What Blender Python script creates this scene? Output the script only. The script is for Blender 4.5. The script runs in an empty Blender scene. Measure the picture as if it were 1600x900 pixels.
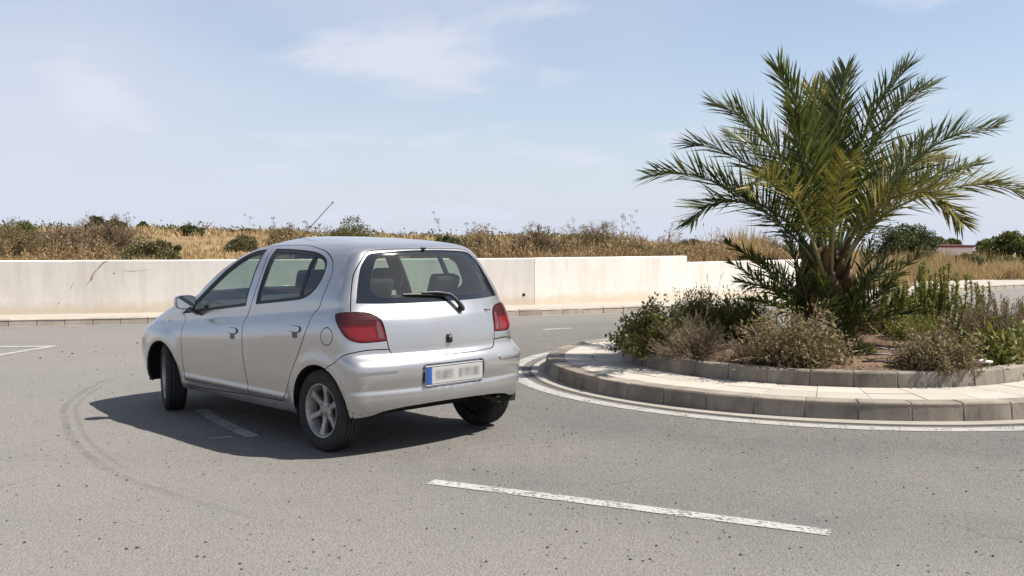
import bpy, bmesh, math, random
import numpy as np
from mathutils import Vector, Matrix
from mathutils.geometry import delaunay_2d_cdt
R = math.radians
SC = bpy.context.scene
COL = SC.collection
random.seed(7)

# ------------------------------------------------------------------ camera, sky, sun, exposure
CAM_H = 1.521
cam_d = bpy.data.cameras.new("camera"); cam = bpy.data.objects.new("camera", cam_d); COL.objects.link(cam)
cam.location = (0, 0, CAM_H); cam.rotation_euler = (R(90 - 3.03), 0, 0)
cam_d.sensor_fit = 'HORIZONTAL'; cam_d.sensor_width = 36.0; cam_d.lens = 36.0
cam_d.clip_start = 0.1; cam_d.clip_end = 4000
SC.camera = cam
SUN_EL, SUN_AZ = 52.5, 91.0           # azimuth clockwise from the view direction (+Y): the sun stands to the right
world = bpy.data.worlds.new("World"); SC.world = world; world.use_nodes = True
wn = world.node_tree.nodes; wl = world.node_tree.links; wn.clear()
wo = wn.new('ShaderNodeOutputWorld'); bg = wn.new('ShaderNodeBackground'); bg.inputs['Strength'].default_value = 0.071
sky = wn.new('ShaderNodeTexSky'); sky.sky_type = 'NISHITA'; sky.sun_disc = False
sky.sun_elevation = R(SUN_EL); sky.sun_rotation = R(SUN_AZ); sky.air_density = 1.0; sky.dust_density = 0.5; sky.ozone_density = 2.0; sky.altitude = 10
VX, VY, PX, PY = 0.66, .2, 4.05, .9
# thin high cloud, spread over the whole dome (flat layer seen in perspective)
tc = wn.new('ShaderNodeTexCoord'); sep = wn.new('ShaderNodeSeparateXYZ'); wl.new(tc.outputs['Generated'], sep.inputs[0])
def wmath(op, a, b=None, c=None):
    n = wn.new('ShaderNodeMath'); n.operation = op
    for i, q in enumerate((a, b, c)):
        if q is None: continue
        if isinstance(q, (int, float)): n.inputs[i].default_value = q
        else: wl.new(q, n.inputs[i])
    return n.outputs[0]
zc = wmath('ADD', wmath('MAXIMUM', sep.outputs['Z'], 0.0), 0.22)
cx = wmath('DIVIDE', sep.outputs['X'], zc); cy = wmath('DIVIDE', sep.outputs['Y'], zc)
comb = wn.new('ShaderNodeCombineXYZ'); wl.new(cx, comb.inputs[0]); wl.new(cy, comb.inputs[1])
def cloud(loc, scale, nscale, lo, hi, detail=6, dist=.3):
    mp = wn.new('ShaderNodeMapping'); mp.inputs['Location'].default_value = loc; mp.inputs['Scale'].default_value = scale; wl.new(comb.outputs[0], mp.inputs[0])
    no = wn.new('ShaderNodeTexNoise'); no.inputs['Scale'].default_value = nscale; no.inputs['Detail'].default_value = detail; no.inputs['Roughness'].default_value = 0.5; no.inputs['Distortion'].default_value = dist
    wl.new(mp.outputs[0], no.inputs['Vector']); mr = wn.new('ShaderNodeMapRange'); mr.inputs[1].default_value = lo; mr.inputs[2].default_value = hi; mr.interpolation_type = 'SMOOTHSTEP'; wl.new(no.outputs['Fac'], mr.inputs[0]); return mr.outputs[0]
veil = cloud((VX, VY, 0), (.42, .42, 1), 1.0, .36, .62, 4, .2)
puff = cloud((PX, PY, 0), (1.0, 1.0, 1), 1.9, .515, .68, 7, .25)
cm0 = wn.new('ShaderNodeMix'); cm0.data_type = 'RGBA'; cm0.inputs[7].default_value = (5.3, 5.35, 6.35, 1); wl.new(wmath('MULTIPLY', veil, 0.75), cm0.inputs[0]); wl.new(sky.outputs[0], cm0.inputs[6])
cm = wn.new('ShaderNodeMix'); cm.data_type = 'RGBA'; cm.inputs[7].default_value = (6.2, 6.15, 6.8, 1); wl.new(wmath('MULTIPLY', puff, 0.75), cm.inputs[0]); wl.new(cm0.outputs[2], cm.inputs[6])
# pale humid air near the horizon, all round
hz = wmath('POWER', wmath('SUBTRACT', 1.0, wmath('MINIMUM', wmath('MAXIMUM', sep.outputs['Z'], 0.0), 1.0)), 5.0)
hm = wn.new('ShaderNodeMix'); hm.data_type = 'RGBA'; hm.inputs[7].default_value = (5.05, 5.5, 6.6, 1)
wl.new(wmath('MULTIPLY', hz, 0.85), hm.inputs[0]); wl.new(cm.outputs[2], hm.inputs[6])
wl.new(hm.outputs[2], bg.inputs['Color']); wl.new(bg.outputs[0], wo.inputs[0])
sd = bpy.data.lights.new("sun", 'SUN'); sun = bpy.data.objects.new("sun", sd); COL.objects.link(sun)
sd.energy = 5.0; sd.angle = R(0.53); sd.color = (1.0, 0.955, 0.885)
sdir = Vector((math.sin(R(SUN_AZ)) * math.cos(R(SUN_EL)), math.cos(R(SUN_AZ)) * math.cos(R(SUN_EL)), math.sin(R(SUN_EL))))
sun.rotation_euler = sdir.to_track_quat('Z', 'Y').to_euler(); sun.location = sdir * 60
SC.view_settings.view_transform = 'Standard'; SC.view_settings.look = 'None'; SC.view_settings.gamma = 1; SC.view_settings.use_curve_mapping = False
SC.view_settings.exposure = 0.92
SC.render.engine = 'CYCLES'
SC.cycles.transparent_max_bounces = 24

# ------------------------------------------------------------------ helpers
def tag(o, label=None, cat=None, group=None, kind=None):
    for k, q in (('label', label), ('category', cat), ('group', group), ('kind', kind)):
        if q: o[k] = q
    return o
def empty(name, loc=(0, 0, 0), rz=0.0, parent=None):
    o = bpy.data.objects.new(name, None); COL.objects.link(o); o.location = loc; o.rotation_euler = (0, 0, rz); o.empty_display_size = .2
    if parent: o.parent = parent
    return o
def mesh(name, verts, faces, mat, smooth=False, mats=None, fm=None):
    me = bpy.data.meshes.new(name)
    me.from_pydata([tuple(map(float, v)) for v in verts], [], [tuple(map(int, f)) for f in faces])
    if mats:
        for m in mats: me.materials.append(m)
        if fm is not None: me.polygons.foreach_set('material_index', np.asarray(fm, dtype=np.int32))
    elif mat: me.materials.append(mat)
    if smooth: me.polygons.foreach_set('use_smooth', np.ones(len(me.polygons), dtype=bool))
    me.update(); return me
def obj(name, me, parent=None, loc=None, rz=None):
    o = bpy.data.objects.new(name, me); COL.objects.link(o)
    if parent: o.parent = parent
    if loc is not None: o.location = loc
    if rz is not None: o.rotation_euler = (0, 0, rz)
    return o
class MB:
    """collects simple shapes for ONE mesh"""
    def __init__(s): s.v = []; s.f = []
    def add(s, v, f):
        n = len(s.v); s.v += [tuple(q) for q in v]; s.f += [tuple(i + n for i in q) for q in f]; return s
    def box(s, a, b, M=None, taper=None):
        x0, y0, z0 = a; x1, y1, z1 = b
        v = [(x0,y0,z0),(x1,y0,z0),(x1,y1,z0),(x0,y1,z0),(x0,y0,z1),(x1,y0,z1),(x1,y1,z1),(x0,y1,z1)]
        if M is not None: v = [tuple(M @ Vector(q)) for q in v]
        return s.add(v, [(0,3,2,1),(4,5,6,7),(0,1,5,4),(1,2,6,5),(2,3,7,6),(3,0,4,7)])
    def tube(s, pts, rad, n=8, cap=True):
        pts = [Vector(p) for p in pts]; rad = rad if hasattr(rad, '__len__') else [rad] * len(pts)
        rings = []; up = Vector((0, 0, 1))
        for i, p in enumerate(pts):
            t = (pts[min(i+1, len(pts)-1)] - pts[max(i-1, 0)]).normalized()
            a = t.cross(up)
            if a.length < .05: a = t.cross(Vector((1, 0, 0)))
            a.normalize(); b = a.cross(t)
            rings.append([p + (a * math.cos(2*math.pi*k/n) + b * math.sin(2*math.pi*k/n)) * rad[i] for k in range(n)])
        v = [q for r in rings for q in r]; f = []
        for i in range(len(rings) - 1):
            for k in range(n):
                f.append((i*n+k, i*n+(k+1) % n, (i+1)*n+(k+1) % n, (i+1)*n+k))
        if cap: f.append(tuple(range(n-1, -1, -1))); f.append(tuple((len(rings)-1)*n + k for k in range(n)))
        return s.add(v, f)
    def lathe(s, prof, n=48, axis='y', c=(0, 0, 0), closed=False):
        v = []; f = []; m = len(prof)
        for k in range(n):
            a = 2*math.pi*k/n
            for r, h in prof:
                if axis == 'y': v.append((c[0] + r*math.cos(a), c[1] + h, c[2] + r*math.sin(a)))
                elif axis == 'x': v.append((c[0] + h, c[1] + r*math.cos(a), c[2] + r*math.sin(a)))
                else: v.append((c[0] + r*math.cos(a), c[1] + r*math.sin(a), c[2] + h))
        for k in range(n):
            k2 = (k+1) % n
            for i in range(m if closed else m - 1):
                j = (i+1) % m
                f.append((k*m+i, k*m+j, k2*m+j, k2*m+i))
        return s.add(v, f)
    def prism(s, poly, h0, h1, axis='z'):
        n = len(poly)
        P3 = (lambda p, h: (p[0], p[1], h)) if axis == 'z' else ((lambda p, h: (p[0], h, p[1])) if axis == 'y' else (lambda p, h: (h, p[0], p[1])))
        v = [P3(p, h0) for p in poly] + [P3(p, h1) for p in poly]
        f = [tuple(range(n-1, -1, -1)), tuple(range(n, 2*n))] + [(i, (i+1) % n, n+(i+1) % n, n+i) for i in range(n)]
        return s.add(v, f)
    def build(s, name, mat, parent=None, smooth=False, loc=None, rz=None, bevel=0, auto=None, sub=0):
        me = mesh(name, s.v, s.f, mat)
        bm = bmesh.new(); bm.from_mesh(me)
        bmesh.ops.recalc_face_normals(bm, faces=bm.faces)
        if bevel:
            bmesh.ops.bevel(bm, geom=list(bm.edges), offset=bevel, segments=2, affect='EDGES', profile=.6, clamp_overlap=True)
        bm.to_mesh(me); bm.free()
        if smooth:
            me.polygons.foreach_set('use_smooth', np.ones(len(me.polygons), dtype=bool))
            if auto: me.set_sharp_from_angle(angle=R(auto))
        o = obj(name, me, parent, loc, rz)
        if sub:
            m = o.modifiers.new('subdivision', 'SUBSURF'); m.levels = sub; m.render_levels = sub
        return o

# ------------------------------------------------------------------ materials
MATS = {}
class N:
    """small wrapper for node materials"""
    def __init__(s, name):
        s.m = bpy.data.materials.new(name); s.m.use_nodes = True; s.t = s.m.node_tree; s.n = s.t.nodes; s.l = s.t.links
        s.n.clear(); s.out = s.n.new('ShaderNodeOutputMaterial'); s.p = s.n.new('ShaderNodeBsdfPrincipled'); s.l.new(s.p.outputs[0], s.out.inputs[0])
        MATS[name] = s.m
    def put(s, sock, q):
        if isinstance(q, (int, float)): sock.default_value = q
        elif isinstance(q, (tuple, list)):
            sock.default_value = tuple(q) + ((1,) if len(q) == 3 and sock.type == 'RGBA' else ())
        else: s.l.new(q, sock)
    def set(s, **k):
        for a, q in k.items():
            s.put(s.p.inputs[{'col': 'Base Color', 'rough': 'Roughness', 'metal': 'Metallic', 'spec': 'Specular IOR Level', 'coat': 'Coat Weight', 'coatr': 'Coat Roughness',
                   'normal': 'Normal', 'trans': 'Transmission Weight', 'alpha': 'Alpha', 'ior': 'IOR', 'emit': 'Emission Color', 'emits': 'Emission Strength'}[a]], q)
        return s
    def co(s, kind='Object'):
        if not hasattr(s, '_tc'): s._tc = s.n.new('ShaderNodeTexCoord')
        return s._tc.outputs[kind]
    def pos(s):
        return s.n.new('ShaderNodeNewGeometry').outputs['Position']
    def mapping(s, v, scale=(1, 1, 1), loc=(0, 0, 0), rot=(0, 0, 0)):
        n = s.n.new('ShaderNodeMapping'); n.inputs['Scale'].default_value = scale; n.inputs['Location'].default_value = loc; n.inputs['Rotation'].default_value = rot
        s.l.new(v, n.inputs[0]); return n.outputs[0]
    def noise(s, v, scale, detail=4, rough=.55, dist=0.0, out='Fac'):
        n = s.n.new('ShaderNodeTexNoise'); n.inputs['Scale'].default_value = scale; n.inputs['Detail'].default_value = detail; n.inputs['Roughness'].default_value = rough; n.inputs['Distortion'].default_value = dist
        s.l.new(v, n.inputs['Vector']); return n.outputs[out]
    def voro(s, v, scale, feature='F1', out='Distance', rnd=1.0):
        n = s.n.new('ShaderNodeTexVoronoi'); n.feature = feature; n.inputs['Scale'].default_value = scale; n.inputs['Randomness'].default_value = rnd
        s.l.new(v, n.inputs['Vector']); return n.outputs[out]
    def ramp(s, fac, stops, interp='LINEAR'):
        n = s.n.new('ShaderNodeValToRGB'); cr = n.color_ramp; cr.interpolation = interp
        while len(cr.elements) < len(stops): cr.elements.new(.5)
        for e, (p, c) in zip(cr.elements, stops):
            e.position = p; e.color = (c, c, c, 1) if isinstance(c, (int, float)) else tuple(c) + (1,)
        s.l.new(fac, n.inputs[0]); return n.outputs[0]
    def mix(s, f, a, b, mode='MIX'):
        n = s.n.new('ShaderNodeMix'); n.data_type = 'RGBA'; n.blend_type = mode
        s.put(n.inputs[0], f); s.put(n.inputs[6], a); s.put(n.inputs[7], b); return n.outputs[2]
    def math(s, op, a, b=None, c=None):
        n = s.n.new('ShaderNodeMath'); n.operation = op
        for i, q in enumerate((a, b, c)):
            if q is not None: s.put(n.inputs[i], q)
        return n.outputs[0]
    def rnd(s):
        return s.n.new('ShaderNodeObjectInfo').outputs['Random']
    def bump(s, h, strength=.3, dist=.01, normal=None):
        n = s.n.new('ShaderNodeBump'); n.inputs['Strength'].default_value = strength; n.inputs['Distance'].default_value = dist
        s.l.new(h, n.inputs['Height'])
        if normal is not None: s.l.new(normal, n.inputs['Normal'])
        return n.outputs[0]
def flat(name, col, rough=.6, metal=0.0, **k):
    return N(name).set(col=col, rough=rough, metal=metal, **k).m

def mat_asphalt():
    m = N('asphalt'); p = m.pos()
    fine = m.noise(p, 95, 5, .7); mid = m.noise(p, 9, 5, .6); big = m.noise(p, .55, 4, .6); patch = m.noise(m.mapping(p, (.25, .6, 1)), 1.1, 3, .5, .4)
    stone = m.voro(p, 62); pit = m.voro(m.mapping(p, (1, .8, 1)), 11.5)
    c = m.ramp(fine, [(.30, (.040, .038, .035)), (.5, (.112, .107, .099)), (.70, (.205, .197, .182))])
    c = m.mix(m.ramp(stone, [(.0, .0), (.5, .30), (.9, .45)]), c, (.135, .129, .119), 'MIX')
    grit = m.noise(p, 34, 4, .65); c = m.mix(.75, c, m.ramp(grit, [(.30, (.30, .30, .29)), (.5, (.50, .50, .50)), (.70, (.66, .655, .64))]), 'OVERLAY')
    c = m.mix(.45, c, m.ramp(mid, [(.3, (.40, .39, .38)), (.7, (.60, .59, .58))]), 'OVERLAY')
    c = m.mix(.55, c, m.ramp(big, [(.32, (.42, .42, .425)), (.68, (.60, .585, .555))]), 'OVERLAY')
    c = m.mix(.45, c, m.ramp(patch, [(.35, (.43, .43, .44)), (.65, (.57, .56, .535))]), 'OVERLAY')
    # small worn-out pits
    gate = m.ramp(m.noise(p, 1.7, 4, .65), [(.40, 0.15), (.62, 1.0)])
    pm = m.math('MULTIPLY', m.ramp(m.math('ADD', pit, m.math('MULTIPLY', m.noise(p, 30, 3), .16)), [(.165, 1.0), (.235, 0.0)]), gate)
    c = m.mix(m.math('MULTIPLY', pm, .8), c, (.018, .017, .016))
    # pale dust on the outer side of the turning circle, swept clean nearer the island
    dv = m.n.new('ShaderNodeVectorMath'); dv.operation = 'DISTANCE'; m.l.new(p, dv.inputs[0]); dv.inputs[1].default_value = (3.45, 11.3, 0)
    dust = m.math('MULTIPLY', m.ramp(m.math('MULTIPLY', m.math('ADD', dv.outputs['Value'], m.math('MULTIPLY', m.noise(p, .8, 4, .6), 2.5)), .1), [(.52, 0.0), (.92, 1.0)]), m.ramp(m.noise(p, 20, 4, .7), [(.25, .45), (.7, 1.0)]))
    c = m.mix(m.math('MULTIPLY', dust, .58), c, (.232, .219, .196))
    # wheel paths polished darker round the island, hairline cracks
    rr = m.math('MULTIPLY', m.math('ADD', dv.outputs['Value'], m.math('MULTIPLY', m.noise(p, .6, 3, .5), .9)), .1)
    path = m.ramp(rr, [(.40, 0.0), (.47, 1.0), (.53, .15), (.60, .25), (.66, 1.0), (.75, 0.0)])
    c = m.mix(m.math('MULTIPLY', m.math('MULTIPLY', path, m.ramp(m.noise(p, 3.5, 5, .7), [(.3, .2), (.7, 1.0)])), .42), c, (.070, .068, .066))
    ck = m.n.new('ShaderNodeTexVoronoi'); ck.feature = 'DISTANCE_TO_EDGE'; ck.inputs['Scale'].default_value = .55
    wv = m.mix(.12, p, m.noise(p, 2.2, 5, .7, 0, 'Color'), 'ADD'); m.l.new(wv, ck.inputs['Vector'])
    crk = m.math('MULTIPLY', m.ramp(ck.outputs['Distance'], [(.0, 1.0), (.0055, 0.0)]), m.ramp(m.noise(p, .45, 2), [(.52, 0.0), (.60, 1.0)]))
    c = m.mix(m.math('MULTIPLY', crk, .28), c, (.03, .028, .026))
    h = m.math('ADD', m.math('MULTIPLY', fine, .6), m.math('MULTIPLY', m.ramp(stone, [(0, 1.0), (.6, 0.0)]), .5))
    h = m.math('SUBTRACT', h, m.math('MULTIPLY', pm, 1.2))
    m.set(col=c, rough=.88, spec=.25, normal=m.bump(h, .9, .009)); return m.m
def mat_paint(name='road_paint', wear=.42, col=(.40, .395, .375)):
    m = N(name); p = m.pos()
    n = m.noise(p, 42, 5, .75); n2 = m.noise(p, 6, 3, .6)
    f = m.math('ADD', m.math('MULTIPLY', n, .65), m.math('MULTIPLY', n2, .35))
    al = m.ramp(f, [(wear - .05, 0.0), (wear + .03, 1.0)])
    m.set(col=m.mix(.35, col, m.ramp(m.noise(p, 25, 4), [(.3, (.5, .5, .5)), (.7, (.78, .77, .75))]), 'MULTIPLY'), rough=.75, alpha=al, normal=m.bump(n, .4, .004)); return m.m
def mat_concrete(name, a, b, dirt=(.16, .14, .12), dirtamt=.35, bump=.35, scale=1.0):
    m = N(name); p = m.co('Object'); w = m.pos()
    n = m.noise(w, 14*scale, 6, .65); f = m.noise(w, 120, 3, .6); s = m.noise(m.mapping(w, (1, 1, .5)), 2.3*scale, 5, .65, .6)
    c = m.mix(n, a, b)
    r = m.rnd(); c = m.mix(m.math('MULTIPLY', r, .55), c, tuple(q*.66 for q in a))
    c = m.mix(m.math('MULTIPLY', m.ramp(s, [(.42, 0.0), (.66, 1.0)]), dirtamt), c, dirt)
    c = m.mix(m.math('MULTIPLY', m.ramp(f, [(.3, 1.0), (.42, 0.0)]), .3), c, tuple(q*.5 for q in a))
    m.set(col=c, rough=.86, spec=.3, normal=m.bump(m.math('ADD', n, m.math('MULTIPLY', f, .5)), bump, .006)); return m.m
def mat_wall():
    m = N('white_render'); p = m.pos()
    n = m.noise(p, 1.6, 6, .62); n2 = m.noise(m.mapping(p, (1.5, 1.5, .22)), 2.2, 5, .6); f = m.noise(p, 60, 4, .65)
    sp = m.n.new('ShaderNodeSeparateXYZ'); m.l.new(p, sp.inputs[0])
    c = m.ramp(n, [(.3, (.70, .652, .585)), (.7, (.765, .725, .66))])
    c = m.mix(m.math('MULTIPLY', m.ramp(n2, [(.46, 0.0), (.70, 1.0)]), .6), c, (.53, .49, .43))
    pt = m.noise(p, .7, 3, .5); c = m.mix(m.math('MULTIPLY', m.ramp(pt, [(.55, 0.0), (.58, 1.0)]), .18), c, (.60, .575, .54))
    # splash stains of ochre soil rising from the pavement
    foot = m.math('SUBTRACT', m.ramp(m.math('DIVIDE', sp.outputs['Z'], .6), [(.25, 1.0), (.85, 0.0)]), m.math('MULTIPLY', m.noise(p, 5, 5, .7), .9))
    c = m.mix(m.ramp(foot, [(.0, 0.0), (.45, .75)]), c, (.60, .49, .36))
    m.set(col=c, rough=.92, spec=.2, normal=m.bump(m.math('ADD', f, n), .25, .006)); return m.m
def mat_silver():
    m = N('silver_paint'); p = m.co('Object')
    d = m.noise(p, 3.2, 5, .6)
    c = m.mix(m.ramp(d, [(.3, 0.0), (.7, 1.0)]), (.425, .420, .412), (.450, .445, .438))
    sp = m.n.new('ShaderNodeSeparateXYZ'); m.l.new(p, sp.inputs[0])
    low = m.math('MULTIPLY', m.ramp(sp.outputs['Z'], [(.24, 1.0), (.52, 0.0)]), m.ramp(m.noise(m.mapping(p, (1, 1, 2.5)), 6, 6, .7), [(.36, 0.0), (.80, .50)]))
    dirt = low
    c = m.mix(dirt, c, (.22, .19, .15))
    m.set(col=c, metal=m.math('SUBTRACT', .78, m.math('MULTIPLY', dirt, .6)), rough=m.math('ADD', m.math('MULTIPLY', d, .08), .24), coat=m.math('SUBTRACT', .9, m.math('MULTIPLY', dirt, .7)), coatr=m.ramp(d, [(.3, .02), (.7, .06)]), spec=.5)
    return m.m
def mat_glass(name='car_glass', tint=(.55, .645, .60), refl=1.0):
    m = N(name); m.n.remove(m.p)
    tr = m.n.new('ShaderNodeBsdfTransparent'); tr.inputs[0].default_value = tint + (1,)
    gl = m.n.new('ShaderNodeBsdfGlossy'); gl.inputs['Roughness'].default_value = .03; gl.inputs[0].default_value = (.95, .97, 1, 1)
    di = m.n.new('ShaderNodeBsdfDiffuse'); di.inputs[0].default_value = (.5, .5, .47, 1)
    bf = m.n.new('ShaderNodeNewGeometry').outputs['Backfacing']; fr = m.n.new('ShaderNodeFresnel'); m.l.new(m.math('SUBTRACT', 1.52, m.math('MULTIPLY', bf, 1.52-1/1.52)), fr.inputs[0])
    mx0 = m.n.new('ShaderNodeMixShader'); mx0.inputs[0].default_value = .035
    m.l.new(tr.outputs[0], mx0.inputs[1]); m.l.new(di.outputs[0], mx0.inputs[2])
    mx = m.n.new('ShaderNodeMixShader'); m.l.new(m.math('MULTIPLY', fr.outputs[0], refl), mx.inputs[0]); m.l.new(mx0.outputs[0], mx.inputs[1]); m.l.new(gl.outputs[0], mx.inputs[2])
    m.l.new(mx.outputs[0], m.out.inputs[0]); return m.m
def mat_lamp():
    m = N('lamp_red'); p = m.co('Object')
    sp = m.n.new('ShaderNodeSeparateXYZ'); m.l.new(p, sp.inputs[0])
    ribs = m.n.new('ShaderNodeTexWave'); ribs.inputs['Scale'].default_value = 18; ribs.bands_direction = 'Z'; m.l.new(p, ribs.inputs[0])
    c = m.ramp(sp.outputs['Z'], [(.80, (.11, .002, .003)), (.890, (.085, .002, .003)), (.905, (.045, .005, .005)), (.97, (.04, .008, .008))])
    m.set(col=c, rough=.2, coat=.25, coatr=.03, spec=.3, normal=m.bump(ribs.outputs[0], .12, .004)); return m.m
LK = .80
def leafmat(name, cols, rough=.55, trans=.35):
    m = N(name); m.n.remove(m.p)
    isl = m.n.new('ShaderNodeNewGeometry').outputs['Random Per Island']
    c = m.ramp(isl, [(i / max(1, len(cols)-1), tuple(v*LK for v in q)) for i, q in enumerate(cols)])
    pr = m.n.new('ShaderNodeBsdfPrincipled'); m.l.new(c, pr.inputs['Base Color']); pr.inputs['Roughness'].default_value = rough; pr.inputs['Specular IOR Level'].default_value = .35
    tl = m.n.new('ShaderNodeBsdfTranslucent'); m.l.new(m.mix(.5, c, (.10, .11, .02)), tl.inputs[0])
    mx = m.n.new('ShaderNodeMixShader'); mx.inputs[0].default_value = trans; m.l.new(pr.outputs[0], mx.inputs[1]); m.l.new(tl.outputs[0], mx.inputs[2]); m.l.new(mx.outputs[0], m.out.inputs[0]); return m.m
# ---- car body surface: stacked plan contours -------------------------------------------------
# v (height parameter), z, half width, rear x, front x, rear bow, front bow, rear corner radius, front corner radius
RING = np.array([
 (0.170,0.170,0.700,-0.300,2.900,0.22,0.30,.07,.14),
 (0.215,0.215,0.760,-0.420,2.960,0.22,0.30,.07,.14),
 (0.260,0.260,0.792,-0.478,3.005,0.22,0.30,.07,.14),
 (0.320,0.320,0.803,-0.5060,3.040,0.20,0.30,.07,.14),
 (0.400,0.400,0.812,-0.5240,3.070,0.20,0.30,.07,.14),
 (0.436,0.436,0.816,-0.5240,3.080,0.195,0.30,.07,.14),
 (0.446,0.446,0.817,-0.5170,3.082,0.195,0.30,.07,.14),
 (0.470,0.470,0.820,-0.5200,3.085,0.19,0.30,.075,.14),
 (0.540,0.540,0.826,-0.530,3.090,0.19,0.30,.08,.14),
 (0.600,0.600,0.829,-0.528,3.080,0.19,0.30,.08,.15),
 (0.640,0.640,0.829,-0.514,3.060,0.20,0.30,.08,.15),
 (0.672,0.672,0.828,-0.484,3.040,0.22,0.31,.085,.15),
 (0.700,0.700,0.827,-0.464,3.010,0.23,0.32,.09,.16),
 (0.750,0.750,0.823,-0.460,2.950,0.235,0.34,.09,.16),
 (0.800,0.800,0.812,-0.455,2.860,0.24,0.36,.09,.16),
 (0.840,0.840,0.799,-0.449,2.765,0.245,0.38,.09,.16),
 (0.875,0.875,0.781,-0.441,2.665,0.25,0.38,.09,.15),
 (0.896,0.896,0.7685,-0.435,2.600,0.25,0.38,.09,.15),
 (0.908,0.908,0.7655,-0.431,2.555,0.25,0.37,.09,.14),
 (0.930,0.930,0.7630,-0.423,2.470,0.25,0.36,.09,.14),
 (0.955,0.955,0.7600,-0.409,2.350,0.25,0.33,.085,.12),
 (0.985,0.985,0.7555,-0.392,2.200,0.25,0.30,.08,.09),
 (1.020,1.020,0.748,-0.373,2.090,0.25,0.30,.075,.07),
 (1.080,1.080,0.730,-0.345,1.995,0.25,0.30,.07,.06),
 (1.160,1.160,0.700,-0.307,1.865,0.25,0.30,.07,.06),
 (1.240,1.240,0.666,-0.268,1.725,0.25,0.30,.07,.06),
 (1.320,1.320,0.627,-0.228,1.565,0.25,0.31,.07,.07),
 (1.372,1.365,0.598,-0.202,1.455,0.25,0.32,.07,.08),
 (1.420,1.403,0.560,-0.176,1.345,0.26,0.33,.07,.09),
 (1.462,1.428,0.515,-0.130,1.255,0.26,0.33,.07,.09),
 (1.520,1.450,0.455,-0.030,1.180,0.26,0.33,.08,.10),
 (1.620,1.474,0.350, 0.200,1.130,0.26,0.30,.09,.10),
 (1.720,1.489,0.240, 0.450,1.100,0.24,0.20,.09,.09),
 (1.830,1.497,0.120, 0.700,1.080,0.10,0.10,.06,.06),
 (1.940,1.500,0.004, 0.800,1.050,0.0,0.0,.01,.01)])
VMAX=RING[-1,0]; VMIN=RING[0,0]
def pchip(x,y,q):
    h=np.diff(x); d=np.diff(y)/h; m=np.zeros(len(x))
    for i in range(1,len(x)-1):
        if d[i-1]*d[i]>0:
            w1=2*h[i]+h[i-1]; w2=h[i]+2*h[i-1]; m[i]=(w1+w2)/(w1/d[i-1]+w2/d[i])
    m[0]=d[0]; m[-1]=d[-1]
    i=np.clip(np.searchsorted(x,q)-1,0,len(x)-2); t=(q-x[i])/h[i]
    return ((1+2*t)*(1-t)**2*y[i]+t*(1-t)**2*h[i]*m[i]+t*t*(3-2*t)*y[i+1]+t*t*(t-1)*h[i]*m[i+1])
def smoothcols(x,Y,q):
    return [pchip(x,Y[:,k],q) for k in range(Y.shape[1])]
N1,N2,N3=48,220,48
UR,US,UF=0.75,3.35,0.75           # nominal lengths of rear, side, front segments
UVAL=np.concatenate([np.linspace(0,UR,N1,endpoint=False),np.linspace(UR,UR+US,N2,endpoint=False),np.linspace(UR+US,UR+US+UF,N3)])
UMAX=UVAL[-1]
VV=np.concatenate([np.arange(VMIN,1.36,.008),np.arange(1.36,VMAX+1e-9,.012)]); VV[-1]=VMAX
_cols=smoothcols(RING[:,0],RING[:,1:],VV)
def gauss_smooth(P,s,sig):
    # P (n,2) points, s arclength, sig per point; mirrored in y at both ends
    n=len(P)
    PP=np.concatenate([P[:0:-1]*[1,-1],P,P[-2::-1]*[1,-1]])
    L=s[-1]; SS=np.concatenate([-s[:0:-1],s,2*L-s[-2::-1]])
    ds=np.gradient(SS)
    W=np.exp(-.5*((s[:,None]-SS[None])/sig[:,None])**2)*ds[None]
    W/=W.sum(1,keepdims=True)
    return W@PP
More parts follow.
